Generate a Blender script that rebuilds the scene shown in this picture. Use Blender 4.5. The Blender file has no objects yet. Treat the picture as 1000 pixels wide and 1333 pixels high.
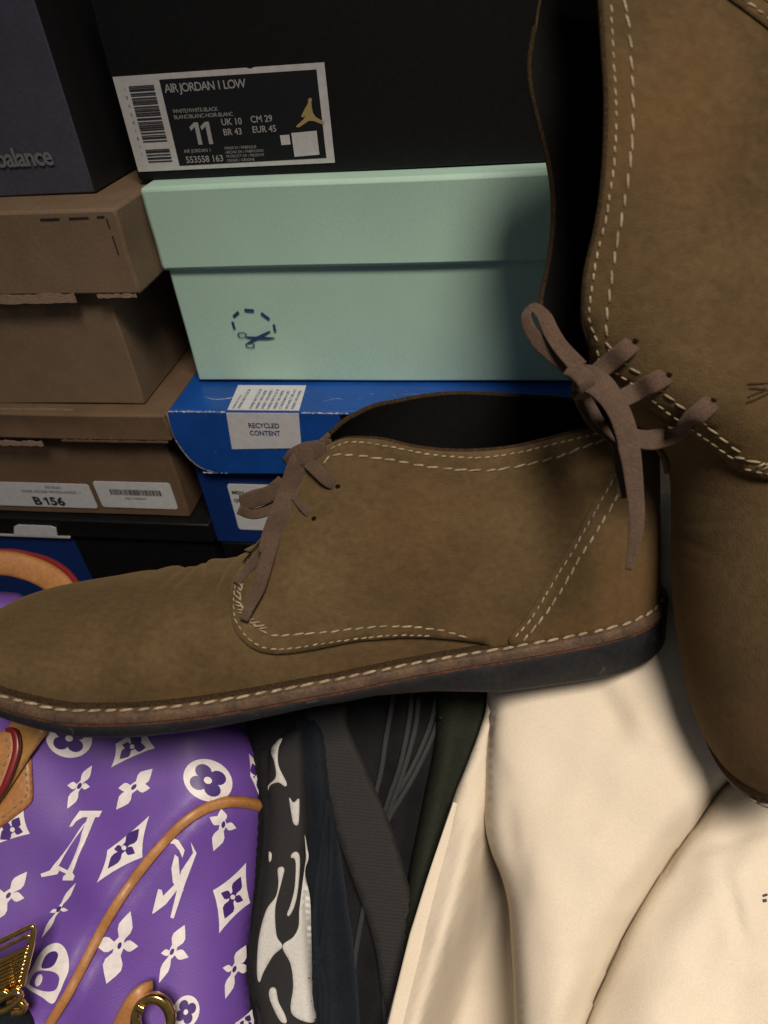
import bpy, bmesh, math, random
import numpy as np
from mathutils import Matrix, Vector
from mathutils.geometry import delaunay_2d_cdt
random.seed(4); RNG = np.random.default_rng(4)
SC = bpy.context.scene; COL = SC.collection

# ------------------------------------------------------------------ camera, world, lamps, exposure
F, CX, CY = 884.0, 500.0, 666.5                      # focal length and centre in photo pixels (1000 x 1333)
_d2 = np.array([600 - CX, 1750 - CY, F]); _d1 = np.array([5300 + CX, 666.5 - 480, -F])
_d2 /= np.linalg.norm(_d2); _d1 -= _d1.dot(_d2) * _d2; _d1 /= np.linalg.norm(_d1)
R = np.array([_d1, np.cross(_d1, _d2), -_d2])         # photo axes (right, down, forward) -> world X, Y, Z
RB = R @ np.diag([1., -1., -1.])                      # (right, up, back) -> world
cam = bpy.data.objects.new('camera', bpy.data.cameras.new('camera')); COL.objects.link(cam)
cam.matrix_world = Matrix([list(RB[i]) + [0.0] for i in range(3)] + [[0, 0, 0, 1]])
cam.data.sensor_fit = 'HORIZONTAL'; cam.data.sensor_width = 36.0; cam.data.lens = 36.0 * F / 1000.0
cam.data.clip_start = 0.01; cam.data.clip_end = 50
cam.data.dof.use_dof = True; cam.data.dof.focus_distance = 0.31; cam.data.dof.aperture_fstop = 18
SC.camera = cam
W = bpy.data.worlds.new('World'); SC.world = W; W.use_nodes = True
W.node_tree.nodes['Background'].inputs[0].default_value = (0.92, 0.93, 0.95, 1)
W.node_tree.nodes['Background'].inputs[1].default_value = 0.095
SC.view_settings.view_transform = 'Standard'; SC.view_settings.look = 'None'
SC.view_settings.exposure = 0.0; SC.view_settings.gamma = 1.0

def lamp(name, loc, target, size, power, color, spread=180):
    l = bpy.data.lights.new(name, 'AREA'); l.size = size; l.energy = power; l.color = color; l.shape = 'DISK'; l.spread = math.radians(spread)
    o = bpy.data.objects.new(name, l); COL.objects.link(o); o.location = loc
    o.rotation_euler = (Vector(target) - Vector(loc)).to_track_quat('-Z', 'Y').to_euler()
    return o
lamp('ceiling_lamp', (0.27, -0.38, 1.03), (0.10, -0.03, -0.35), 0.46, 4.1, (1.0, 0.87, 0.73), 62)

# ------------------------------------------------------------------ helpers
def at(x, y, d):
    return R @ np.array([(x - CX) / F * d, (y - CY) / F * d, d])
def atv(x, y, d):
    x, y, d = np.broadcast_arrays(np.asarray(x, float), np.asarray(y, float), np.asarray(d, float))
    return np.stack([(x - CX) / F * d, (y - CY) / F * d, d], -1) @ R.T

def nd(nt, t, **kw):
    n = nt.nodes.new(t)
    for k, v in kw.items(): setattr(n, k, v)
    return n
def mat(name, col, rough=0.6, col2=None, nscale=60, detail=4, fine=None, bump=0.0, bscale=600, sheen=0.0, metal=0.0,
        coat=0.0, rib=None, spec=0.5, contrast=(0.35, 0.65), sheen_tint=None, dust=None, streak=0, tint=None, wrinkle=None):
    m = bpy.data.materials.new(name); m.use_nodes = True; nt = m.node_tree; L = nt.links.new
    b = nt.nodes['Principled BSDF']
    b.inputs['Base Color'].default_value = (*col, 1); b.inputs['Roughness'].default_value = rough
    b.inputs['Metallic'].default_value = metal; b.inputs['Specular IOR Level'].default_value = spec
    b.inputs['Coat Weight'].default_value = coat; b.inputs['Coat Roughness'].default_value = 0.3
    if sheen:
        b.inputs['Sheen Weight'].default_value = sheen; b.inputs['Sheen Roughness'].default_value = 0.5
        b.inputs['Sheen Tint'].default_value = (*(sheen_tint or col), 1)
    tc = nd(nt, 'ShaderNodeTexCoord')
    out = None
    if col2:
        n = nd(nt, 'ShaderNodeTexNoise'); n.inputs['Scale'].default_value = nscale; n.inputs['Detail'].default_value = detail
        n.inputs['Roughness'].default_value = 0.6
        L(tc.outputs['Object'], n.inputs['Vector'])
        r = nd(nt, 'ShaderNodeMapRange'); r.inputs[1].default_value, r.inputs[2].default_value = contrast
        L(n.outputs['Fac'], r.inputs[0])
        mx = nd(nt, 'ShaderNodeMix', data_type='RGBA'); mx.inputs[6].default_value = (*col, 1); mx.inputs[7].default_value = (*col2, 1)
        L(r.outputs[0], mx.inputs[0]); out = mx.outputs[2]
    if fine:
        n = nd(nt, 'ShaderNodeTexNoise'); n.inputs['Scale'].default_value = fine[0]; n.inputs['Detail'].default_value = 3
        L(tc.outputs['Object'], n.inputs['Vector'])
        r = nd(nt, 'ShaderNodeMapRange'); r.inputs[1].default_value = .3; r.inputs[2].default_value = .7
        r.inputs[3].default_value = 1 - fine[1]; r.inputs[4].default_value = 1 + fine[1]; L(n.outputs['Fac'], r.inputs[0])
        mx = nd(nt, 'ShaderNodeMix', data_type='RGBA', blend_type='MULTIPLY'); mx.inputs[0].default_value = 1
        if out: L(out, mx.inputs[6])
        else: mx.inputs[6].default_value = (*col, 1)
        L(r.outputs[0], mx.inputs[7]); out = mx.outputs[2]
    if tint:                                            # broad patches of another dye tone
        n = nd(nt, 'ShaderNodeTexNoise'); n.inputs['Scale'].default_value = 14; n.inputs['Detail'].default_value = 3
        L(tc.outputs['Object'], n.inputs['Vector'])
        r = nd(nt, 'ShaderNodeMapRange'); r.inputs[1].default_value = .48; r.inputs[2].default_value = .72; r.inputs[4].default_value = .55; L(n.outputs['Fac'], r.inputs[0])
        mx = nd(nt, 'ShaderNodeMix', data_type='RGBA'); L(r.outputs[0], mx.inputs[0]); L(out, mx.inputs[6]); mx.inputs[7].default_value = (*tint, 1); out = mx.outputs[2]
    if streak:                                          # brushed nap
        mp = nd(nt, 'ShaderNodeMapping'); mp.inputs['Scale'].default_value = (170, 420, 260); mp.inputs['Rotation'].default_value = (.5, .3, .7)
        n = nd(nt, 'ShaderNodeTexNoise'); n.inputs['Scale'].default_value = 1; n.inputs['Detail'].default_value = 5; n.inputs['Distortion'].default_value = .6
        L(tc.outputs['Object'], mp.inputs['Vector']); L(mp.outputs[0], n.inputs['Vector'])
        r = nd(nt, 'ShaderNodeMapRange'); r.inputs[1].default_value = .3; r.inputs[2].default_value = .7; r.inputs[3].default_value = 1 - streak; r.inputs[4].default_value = 1 + streak; L(n.outputs['Fac'], r.inputs[0])
        mx = nd(nt, 'ShaderNodeMix', data_type='RGBA', blend_type='MULTIPLY'); mx.inputs[0].default_value = 1; L(out, mx.inputs[6]); L(r.outputs[0], mx.inputs[7]); out = mx.outputs[2]
    if dust:
        n = nd(nt, 'ShaderNodeTexNoise'); n.inputs['Scale'].default_value = dust[0]; n.inputs['Detail'].default_value = 8
        L(tc.outputs['Object'], n.inputs['Vector'])
        r = nd(nt, 'ShaderNodeMapRange'); r.inputs[1].default_value = dust[2]; r.inputs[2].default_value = dust[2] + .08
        L(n.outputs['Fac'], r.inputs[0])
        mx = nd(nt, 'ShaderNodeMix', data_type='RGBA')
        if out: L(out, mx.inputs[6])
        else: mx.inputs[6].default_value = (*col, 1)
        mx.inputs[7].default_value = (*dust[1], 1); L(r.outputs[0], mx.inputs[0]); out = mx.outputs[2]
    if out: L(out, b.inputs['Base Color'])
    h = None
    if bump:
        n = nd(nt, 'ShaderNodeTexNoise'); n.inputs['Scale'].default_value = bscale; n.inputs['Detail'].default_value = 4
        L(tc.outputs['Object'], n.inputs['Vector']); h = n.outputs['Fac']
    if rib:                                            # rib = [(direction * waves per metre, strength), ...]
        for dv, st in rib:
            dt = nd(nt, 'ShaderNodeVectorMath', operation='DOT_PRODUCT'); dt.inputs[1].default_value = [c * 2 * math.pi for c in dv]
            L(tc.outputs['Object'], dt.inputs[0])
            s = nd(nt, 'ShaderNodeMath', operation='SINE'); L(dt.outputs['Value'], s.inputs[0])
            k = nd(nt, 'ShaderNodeMath', operation='MULTIPLY'); k.inputs[1].default_value = st; L(s.outputs[0], k.inputs[0])
            if h is None: h = k.outputs[0]
            else:
                a = nd(nt, 'ShaderNodeMath', operation='ADD'); L(h, a.inputs[0]); L(k.outputs[0], a.inputs[1]); h = a.outputs[0]
    if h is not None:
        bp = nd(nt, 'ShaderNodeBump'); bp.inputs['Strength'].default_value = bump or 0.5; bp.inputs['Distance'].default_value = 0.0006
        L(h, bp.inputs['Height']); L(bp.outputs[0], b.inputs['Normal'])
        if wrinkle:
            n = nd(nt, 'ShaderNodeTexNoise'); n.inputs['Scale'].default_value = wrinkle[0]; n.inputs['Detail'].default_value = 3; n.inputs['Distortion'].default_value = 1.2
            n.noise_type = 'RIDGED_MULTIFRACTAL'; L(tc.outputs['Object'], n.inputs['Vector'])
            b2 = nd(nt, 'ShaderNodeBump'); b2.inputs['Strength'].default_value = wrinkle[1]; b2.inputs['Distance'].default_value = .0045
            L(n.outputs['Fac'], b2.inputs['Height']); L(b2.outputs[0], bp.inputs['Normal'])
    return m

def base_of(o):
    b = np.zeros(3)
    while o is not None:
        b = b + np.array(o.location); o = o.parent
    return b
def obj(name, verts, faces, m, parent=None, smooth=True, origin=None, kind=None, bevel=0):
    """one mesh object from world-space vertices"""
    verts = np.asarray(verts, float).reshape(-1, 3)
    me = bpy.data.meshes.new(name)
    org = base_of(parent) if parent is not None else (np.array(origin) if origin is not None else verts.mean(0))
    me.from_pydata((verts - org).tolist(), [], [list(map(int, f)) for f in faces]); me.validate(); me.update()
    bm = bmesh.new(); bm.from_mesh(me); bmesh.ops.recalc_face_normals(bm, faces=bm.faces[:]); bm.to_mesh(me); bm.free()
    me.materials.append(m)
    if smooth:
        for p in me.polygons: p.use_smooth = True
    o = bpy.data.objects.new(name, me); COL.objects.link(o)
    if parent is not None: o.parent = parent
    else: o.location = org
    if kind: o['kind'] = kind
    if bevel:
        bv = o.modifiers.new('edge', 'BEVEL'); bv.width = bevel; bv.segments = 2; bv.limit_method = 'ANGLE'
    if smooth == 'auto':
        for p in me.polygons: p.use_smooth = True
        try: me.set_sharp_from_angle(angle=math.radians(40))
        except Exception: pass
    return o
def thing(name, loc, label, cat, group=None):
    o = bpy.data.objects.new(name, None); COL.objects.link(o); o.location = loc; o.empty_display_size = 0.02
    return tag(o, label, cat, group)
def tag(o, label, cat, group=None):
    o['label'] = label; o['category'] = cat
    if group: o['group'] = group
    return o

def smooth_line(P, n=None, step=None, closed=False):
    """Catmull-Rom through the points, evenly resampled"""
    P = np.asarray(P, float)
    Q = np.vstack([P[-1], P, P[0], P[1]]) if closed else np.vstack([2 * P[0] - P[1], P, 2 * P[-1] - P[-2]])
    out = []
    for i in range(1, len(Q) - 2):
        t = np.linspace(0, 1, 14, endpoint=False)[:, None]
        a, b, c, d = Q[i - 1], Q[i], Q[i + 1], Q[i + 2]
        out.append(.5 * ((2 * b) + (-a + c) * t + (2 * a - 5 * b + 4 * c - d) * t ** 2 + (-a + 3 * b - 3 * c + d) * t ** 3))
    out = np.vstack(out + [Q[-2][None]])
    s = np.r_[0, np.cumsum(np.linalg.norm(np.diff(out[:, :2], axis=0), axis=1))]
    if step: n = max(2, int(round(s[-1] / step)) + 1)
    ss = np.linspace(0, s[-1], n)
    r = np.stack([np.interp(ss, s, out[:, k]) for k in range(P.shape[1])], 1)
    return r[:-1] if closed else r
def inside(poly, pts):
    x, y = pts[:, 0], pts[:, 1]; r = np.zeros(len(pts), bool); j = len(poly) - 1
    for i in range(len(poly)):
        xi, yi = poly[i]; xj, yj = poly[j]
        c = ((yi > y) != (yj > y)) & (x < (xj - xi) * (y - yi) / (yj - yi + 1e-12) + xi)
        r ^= c; j = i
    return r
def edge_dist(poly, pts):
    d = np.full(len(pts), 1e9)
    for i in range(len(poly)):
        a = poly[i]; b = poly[(i + 1) % len(poly)]; ab = b - a
        t = np.clip(((pts - a) @ ab) / (ab @ ab + 1e-12), 0, 1)
        d = np.minimum(d, np.linalg.norm(pts - (a + t[:, None] * ab), axis=1))
    return d
def fill(poly, step):
    """triangulate a polygon with inner points; returns pts, faces, boundary edges"""
    poly = np.asarray(poly, float)
    lo, hi = poly.min(0), poly.max(0)
    gx, gy = np.meshgrid(np.arange(lo[0], hi[0], step), np.arange(lo[1], hi[1], step * .866))
    gx = gx + (np.arange(gx.shape[0]) % 2)[:, None] * step * .5
    g = np.stack([gx.ravel(), gy.ravel()], 1)
    if len(g):
        g = g[inside(poly, g)]
        if len(g): g = g[edge_dist(poly, g) > step * .45]
    pts = np.vstack([poly, g]) if len(g) else poly
    n = len(poly)
    v, e, f, *_ = delaunay_2d_cdt([Vector(p) for p in pts], [], [list(range(n))], 1, 1e-9)
    v = np.array([list(p) for p in v])
    cnt = {}
    for t in f:
        for i in range(len(t)):
            k = (t[i], t[(i + 1) % len(t)]); cnt[k] = cnt.get(k, 0) + 1
    be = [k for k in cnt if (k[1], k[0]) not in cnt]
    return v, [list(t) for t in f], be
def shell(front, back, faces, be):
    n = len(front); fs = [list(f) for f in faces] + [[i + n for i in reversed(f)] for f in faces] + [[b, a, a + n, b + n] for a, b in be]
    return np.vstack([front, back]), fs
def slab(name, poly, depth, m, parent=None, step=12, thick=0.003, roll=0, rollpx=14, drop=None, smooth=True, kind=None, closed=True, bstep=None):
    """a thick sheet whose near side follows depth(x, y) over a region seen through the photo's lens"""
    P = smooth_line(poly, step=bstep or step * .7, closed=True) if closed else np.asarray(poly, float)
    v, f, be = fill(P, step)
    d = depth(v[:, 0], v[:, 1])
    if roll:
        e = np.clip(1 - edge_dist(P, v) / rollpx, 0, 1); d = d + roll * (1 - np.sqrt(np.clip(1 - e ** 2, 0, 1)))
    fr = atv(v[:, 0], v[:, 1], d)
    bk = fr + np.array(drop) if drop is not None else atv(v[:, 0], v[:, 1], d + thick)
    V, Fc = shell(fr, bk, f, be)
    return obj(name, V, Fc, m, parent, smooth, kind=kind)

def ribbon(name, pts, m, parent=None, flat=0.35, n=None, twist=0.0, seg=12, smooth=True, caps=True, world=False):
    """flat or round cord; pts = (x, y, depth, width) in photo pixels, or world points with world=True (x, y, z, width in m)"""
    P = smooth_line(pts, n=n or max(8, 6 * len(pts)))
    if world: C = P[:, :3]; hw = P[:, 3] / 2
    else: C = atv(P[:, 0], P[:, 1], P[:, 2]); hw = P[:, 3] / 2 * P[:, 2] / F
    T = np.gradient(C, axis=0); T /= np.linalg.norm(T, axis=1)[:, None]
    back = RB[:, 2]
    S = np.cross(T, back); S /= np.linalg.norm(S, axis=1)[:, None]; N = np.cross(S, T)
    tw = np.linspace(0, twist, len(C))[:, None] if np.isscalar(twist) else np.interp(np.linspace(0, 1, len(C)), np.linspace(0, 1, len(twist)), twist)[:, None]
    S, N = S * np.cos(tw) + N * np.sin(tw), N * np.cos(tw) - S * np.sin(tw)
    a = np.linspace(0, 2 * np.pi, seg, endpoint=False)
    ca = np.sign(np.cos(a)) * np.abs(np.cos(a)) ** .5; sa = np.sign(np.sin(a)) * np.abs(np.sin(a)) ** .5
    V = C[:, None] + hw[:, None, None] * (ca[None, :, None] * S[:, None] + flat * sa[None, :, None] * N[:, None])
    nS = len(C); fs = [[i * seg + j, i * seg + (j + 1) % seg, (i + 1) * seg + (j + 1) % seg, (i + 1) * seg + j] for i in range(nS - 1) for j in range(seg)]
    if caps: fs += [list(range(seg))[::-1], [(nS - 1) * seg + j for j in range(seg)]]
    return obj(name, V.reshape(-1, 3), fs, m, parent, smooth)

def stitches(name, C, N, pitch, length, width, m, parent, lift=0.2, jit=0.18, slant=0.0):
    """a row of thread stitches along the world polyline C with surface normals N"""
    s = np.r_[0, np.cumsum(np.linalg.norm(np.diff(C, axis=0), axis=1))]
    V, Fc = [], []
    k = pitch * .5
    while k < s[-1] - length * .4:
        L = length * (1 + RNG.uniform(-jit, jit)); kk = k + RNG.uniform(-jit, jit) * pitch * .4
        q = lambda a, A: np.array([np.interp(a, s, A[:, c]) for c in range(3)])
        p0, p1, nn = q(kk - L / 2, C), q(kk + L / 2, C), q(kk, N)
        t = p1 - p0; l = np.linalg.norm(t); k += pitch
        if l < 1e-7: continue
        t /= l; nn = nn - nn.dot(t) * t; nn /= np.linalg.norm(nn); b = np.cross(nn, t)
        off = RNG.uniform(-.12, .12) * width + 0
        base = len(V)
        for a, r in ((0, .45), (.25, 1), (.75, 1), (1, .45)):
            c = p0 + t * l * a + b * (off + slant * (a - .5) * l) + nn * width * (lift * r - .1)
            for ang in (0, 60, 120, 180, 240, 300):
                x, y = math.cos(math.radians(ang)), math.sin(math.radians(ang))
                V.append(c + width * .5 * r * (x * b + .7 * y * nn))
        for i in range(3):
            for j in range(6): Fc.append([base + i * 6 + j, base + i * 6 + (j + 1) % 6, base + (i + 1) * 6 + (j + 1) % 6, base + (i + 1) * 6 + j])
        Fc.append([base + j for j in range(5, -1, -1)]); Fc.append([base + 18 + j for j in range(6)])
    return obj(name, V, Fc, m, parent, True, kind='stuff')

# flat things on a plane: origin o, unit axes ex (right), ey (up), en (out)
def plane_poly(name, o, ex, ey, en, pts, m, parent, h=0.0002, step=None):
    pts = np.asarray(pts, float)
    v, f, be = fill(pts, step or 1.0)
    P = lambda z: o + v[:, :1] * ex + v[:, 1:2] * ey + z * en
    V, Fc = shell(P(h), P(-0.0001), f, be)
    return obj(name, V, Fc, m, parent, False)
def text(name, s, o, ex, ey, en, size, m, parent, h=0.0002, align='LEFT', sx=1.0, bold=0.0, track=1.0):
    cu = bpy.data.curves.new('lettering', 'FONT'); cu.body = s; cu.size = size; cu.align_x = align; cu.resolution_u = 3
    cu.offset = bold; cu.space_character = track
    t = bpy.data.objects.new('lettering', cu); me = bpy.data.meshes.new_from_object(t)
    v = np.array([list(p.co) for p in me.vertices]); f = [list(p.vertices) for p in me.polygons]
    bpy.data.objects.remove(t); bpy.data.curves.remove(cu); bpy.data.meshes.remove(me)
    return obj(name, o + v[:, :1] * sx * ex + v[:, 1:2] * ey + h * en, f, m, parent, False)
def rrect(x0, y0, x1, y1, r, n=5):
    out = []
    for cx, cy, a in ((x1 - r, y1 - r, 0), (x0 + r, y1 - r, 90), (x0 + r, y0 + r, 180), (x1 - r, y0 + r, 270)):
        for k in range(n + 1):
            t = math.radians(a + 90 * k / n); out.append((cx + r * math.cos(t), cy + r * math.sin(t)))
    return out
def many_boxes(name, o, ex, ey, en, rects, m, parent, h=0.0002, kind=None):
    V, Fc = [], []
    for x0, y0, x1, y1 in rects:
        b = len(V)
        for z in (0, h):
            for x, y in ((x0, y0), (x1, y0), (x1, y1), (x0, y1)): V.append(o + x * ex + y * ey + z * en)
        Fc += [[b + 4, b + 5, b + 6, b + 7]] + [[b + i, b + (i + 1) % 4, b + 4 + (i + 1) % 4, b + 4 + i] for i in range(4)]
    return obj(name, V, Fc, m, parent, False, kind=kind)
def cuboid(name, x0, x1, y0, y1, z0, z1, m, parent, bevel=0.0008, warp=0.0, taper=0.0, n=10):
    """a box with slightly bowed sides: grid faces so that card can sag"""
    bm = bmesh.new(); bmesh.ops.create_cube(bm, size=1)
    bmesh.ops.subdivide_edges(bm, edges=bm.edges[:], cuts=n, use_grid_fill=True)
    V = np.array([list(v.co) for v in bm.verts]) + .5; Fc = [[v.index for v in f.verts] for f in bm.faces]; bm.free()
    P = np.stack([x0 + V[:, 0] * (x1 - x0), y0 + V[:, 1] * (y1 - y0), z0 + V[:, 2] * (z1 - z0)], 1)
    if warp:
        ph = random.uniform(0, 6)
        P[:, 1] += warp * np.sin(np.pi * V[:, 0]) * np.sin(np.pi * V[:, 2]) * (V[:, 1] < .5)
        P[:, 2] += warp * .5 * np.sin(V[:, 0] * 7 + ph) * np.sin(np.pi * V[:, 0]) * (1 - V[:, 1])
        P[:, 0] += warp * .5 * np.sin(V[:, 2] * 5 + ph) * np.sin(np.pi * V[:, 2])
    return obj(name, P, Fc, m, parent, 'auto', bevel=bevel)
EX, EY, EZ = np.array([1., 0, 0]), np.array([0, 1., 0]), np.array([0, 0, 1.])

# ------------------------------------------------------------------ materials
M = {}
M['suede'] = mat('brown_suede', (.110, .074, .034), .95, (.058, .037, .017), 20, 9, fine=(380, .11), streak=.11, tint=(.128, .068, .026), wrinkle=(45, .05), contrast=(.28, .72), bump=.55, bscale=1600, sheen=.35, spec=.15, sheen_tint=(.35, .24, .12))
M['suede_edge'] = mat('suede_raw_edge', (.036, .023, .012), .95, fine=(900, .4), bump=.5, bscale=1500, spec=.1)
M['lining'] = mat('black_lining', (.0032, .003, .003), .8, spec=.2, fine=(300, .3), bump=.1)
M['welt'] = mat('tan_welt_leather', (.105, .066, .040), .6, (.06, .038, .026), 120, fine=(700, .25), bump=.25, bscale=500, spec=.3)
M['midsole'] = mat('reddish_leather_edge', (.10, .038, .022), .65, (.035, .02, .017), 110, fine=(600, .3), bump=.3, spec=.25)
M['rubber'] = mat('black_rubber', (.008, .009, .011), .55, (.014, .015, .017), 90, fine=(500, .25), bump=.12, spec=.35, dust=(160, (.055, .052, .05), .66))
M['thread'] = mat('cream_thread', (.34, .275, .18), .85, (.19, .15, .095), 260, fine=(1500, .25), spec=.2)
M['lace'] = mat('brown_flat_lace', (.092, .061, .045), .95, (.074, .049, .036), 120, fine=(1400, .2), bump=.7, bscale=2200, sheen=.3, spec=.1, sheen_tint=(.4, .3, .24))
M['hole'] = mat('dark_eyelet_hole', (.010, .006, .004), 1, spec=0)
M['black_card'] = mat('black_card', (.0045, .0045, .005), .5, fine=(400, .3), bump=.05, spec=.3)
M['white_print'] = mat('white_print', (.52, .51, .52), .6, fine=(300, .08))
M['label_black'] = mat('label_black', (.008, .008, .010), .4)
M['silver_print'] = mat('silver_print', (.33, .325, .32), .5)
M['gold_print'] = mat('gold_print', (.36, .27, .11), .45)
M['ink'] = mat('dark_ink', (.02, .02, .024), .6)
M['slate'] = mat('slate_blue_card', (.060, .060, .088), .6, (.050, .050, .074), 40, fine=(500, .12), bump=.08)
M['slate_dark'] = mat('slate_side_dark', (.012, .012, .014), .6)
M['slate_print'] = mat('pale_grey_print', (.17, .17, .20), .6)
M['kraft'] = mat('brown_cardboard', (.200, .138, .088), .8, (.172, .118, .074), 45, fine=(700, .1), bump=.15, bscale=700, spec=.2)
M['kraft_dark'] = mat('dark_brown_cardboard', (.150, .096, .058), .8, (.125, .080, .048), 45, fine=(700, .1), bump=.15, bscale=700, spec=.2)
M['kraft_torn'] = mat('torn_cardboard', (.28, .20, .14), .9, (.24, .16, .11), 200, bump=.6, bscale=900)
M['mint'] = mat('mint_card', (.46, .69, .585), .55, (.44, .66, .56), 30, fine=(900, .05), bump=.06, bscale=900, spec=.3)
M['navy_print'] = mat('navy_print', (.02, .05, .17), .6)
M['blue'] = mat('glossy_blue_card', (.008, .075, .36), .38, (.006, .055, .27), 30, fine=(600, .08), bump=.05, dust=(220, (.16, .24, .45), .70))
M['blue_body'] = mat('shaded_blue_card', (.005, .026, .145), .45, fine=(600, .08), bump=.05)  # blue lowered so the shade on the bottom box's panel is in the colour
M['scuff'] = mat('scuffed_card_edge', (.42, .44, .50), .9, (.16, .22, .36), 300, fine=(900, .3))
M['core'] = mat('grey_card_core', (.26, .22, .19), .9, fine=(900, .3))
M['sticker'] = mat('white_sticker', (.56, .57, .60), .5, fine=(300, .06))
M['purple'] = mat('purple_coated_canvas', (.138, .062, .335), .56, (.122, .053, .305), 40, bump=.22, bscale=1100, coat=.06, rib=[((820, 530, 300), .07), ((-620, 800, -220), .05)], spec=.5)
M['motif'] = mat('white_motif_print', (.72, .68, .70), .5, fine=(300, .08), spec=.4)
M['motif_blue'] = mat('pale_blue_motif_print', (.30, .32, .50), .5, (.55, .55, .62), 150)
M['purple_print'] = mat('purple_print', (.055, .024, .17), .45)
M['tan'] = mat('tan_leather', (.40, .185, .062), .5, (.34, .15, .05), 80, fine=(500, .12), bump=.12, coat=.15)
M['tan_strap'] = mat('honey_leather', (.36, .185, .050), .45, (.30, .15, .04), 60, fine=(500, .1), coat=.2)
M['red_edge'] = mat('red_edge_paint', (.17, .008, .013), .35, coat=.3)
M['gold'] = mat('polished_gold', (.78, .52, .17), .2, metal=1.0, fine=(400, .2))
M['cream'] = mat('cream_cotton', (.62, .55, .45), .85, (.58, .51, .41), 26, fine=(1500, .06), wrinkle=(20, .55), bump=.22, bscale=1700, sheen=.15, spec=.15)
M['cream_dark'] = mat('cream_cotton_lining', (.70,.60,.48), .85, fine=(1500, .06), bump=.2, bscale=1700, spec=.15)
M['cord'] = mat('black_cord', (.020, .021, .023), .7, fine=(1500, .3), bump=.4, bscale=1400, spec=.3)  # black lifted to grey: the seam highlights are put into the colour
M['navy_cord'] = mat('navy_cord', (.020, .029, .042), .7, fine=(1500, .3), bump=.4, bscale=1400, spec=.3)
M['black_cloth'] = mat('black_cotton', (.006, .006, .007), .85, (.010, .010, .0115), 50, fine=(1500, .3), bump=.4, bscale=1400, sheen=.1, spec=.15, sheen_tint=(.1, .1, .1))
M['webbing'] = mat('black_webbing', (.014, .013, .0135), .75, fine=(1200, .3), rib=[(tuple(RB @ np.array([.10, 1.0, 0]) * 640), .6)], bump=.1, sheen=.15, spec=.3, sheen_tint=(.2, .2, .2))
M['navy_cloth'] = mat('dark_navy_denim', (.006, .0085, .013), .85, (.009, .0125, .018), 60, fine=(1500, .35), bump=.4, bscale=1500, spec=.15, sheen=.15, sheen_tint=(.2, .25, .35))
M['olive'] = mat('dark_olive_cloth', (.012, .014, .009), .8, (.018, .020, .013), 40, fine=(1200, .25), bump=.3, spec=.2)
M['grey_green'] = mat('grey_green_cloth', (.10, .105, .075), .85, fine=(1200, .2), bump=.3)
M['print_black'] = mat('black_printed_cotton', (.008, .008, .009), .85, fine=(1300, .3), bump=.3, bscale=1500)
M['print_white'] = mat('off_white_printed_cotton', (.48, .475, .46), .85, fine=(1300, .1), bump=.3, bscale=1500)
M['wall'] = mat('dim_wall_paint', (.20, .18, .16), .8, fine=(80, .1), bump=.1)
M['floor'] = mat('dark_carpet', (.05, .042, .036), .95, (.035, .03, .026), 200, bump=.8, bscale=500)

# ------------------------------------------------------------------ the room: floor and wall behind the boxes
def struct(o): o['kind'] = 'structure'; return o
FZ = -0.47
struct(obj('floor', [(-1.5, -1.2, FZ), (1.5, -1.2, FZ), (1.5, .8, FZ), (-1.5, .8, FZ)], [[0, 1, 2, 3]], M['floor'], None, False))
struct(obj('wall', [(-1.5, .72, FZ), (1.5, .72, FZ), (1.5, .72, 1.4), (-1.5, .72, 1.4)], [[0, 1, 2, 3]], M['wall'], None, False))

# ------------------------------------------------------------------ shoe boxes
NF = -EY                                                  # out of a box front
# mint box
b = thing('shoe_box', (-.07, .45, -.1975), 'pale mint green shoe box with a scissors mark on its front, under the black box', 'shoe box', 'shoe boxes stacked against the wall')
cuboid('body', -.1815, .075, .3605, .56, -.1965, -.088, M['mint'], b, .0012, warp=.0006)
cuboid('lid', -.1845, .078, .3575, .563, -.1268, -.0832, M['mint'], b, .0022, warp=.0006)
zi = lambda x, y: ((-.1512 + (280 + x * .12 - 304) * .000470), (-.1630 - (380 + y * .12 - 430) * .000476))
O = np.array([0, .3601, 0])
for c, ang, L in (((415, 205), -5, 100), ((573, 268), -40, 100), ((648, 396), -90, 76), ((265, 245), 36, 80), ((212, 362), -86, 76)):
    t = math.radians(-ang); u_ = np.array([math.cos(t), math.sin(t)]); n_ = np.array([-u_[1], u_[0]]); c = np.array(c)
    plane_poly('printed_dash', O, EX, EZ, NF, [zi(*(c + a * u_ * L / 2 + e * n_ * 13)) for a, e in ((-1, -1), (1, -1), (1, 1), (-1, 1))], M['navy_print'], b)
sc = [[(590, 425), (600, 432), (470, 510), (330, 568), (322, 556), (420, 495)], [(330, 485), (430, 490), (560, 495), (635, 500), (560, 518), (450, 516), (330, 500)]]
for k, pl in enumerate(sc): plane_poly('printed_scissor_blade', O, EX, EZ, NF, [zi(*p) for p in pl], M['navy_print'], b, h=.0002 + .0001 * k)
for cx, cy in ((285, 468), (348, 582)):
    V, Fc = [], []
    for k in range(20):
        a = 2 * math.pi * k / 20
        for r in (38, 52):
            p = zi(cx + r * 1.0 * math.cos(a), cy + r * .62 * math.sin(a)); V.append(O + p[0] * EX + p[1] * EZ + .00025 * NF)
    for k in range(20): j = (k + 1) % 20; Fc.append([2 * k, 2 * k + 1, 2 * j + 1, 2 * j])
    obj('printed_scissor_handle', V, Fc, M['navy_print'], b, False)

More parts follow.
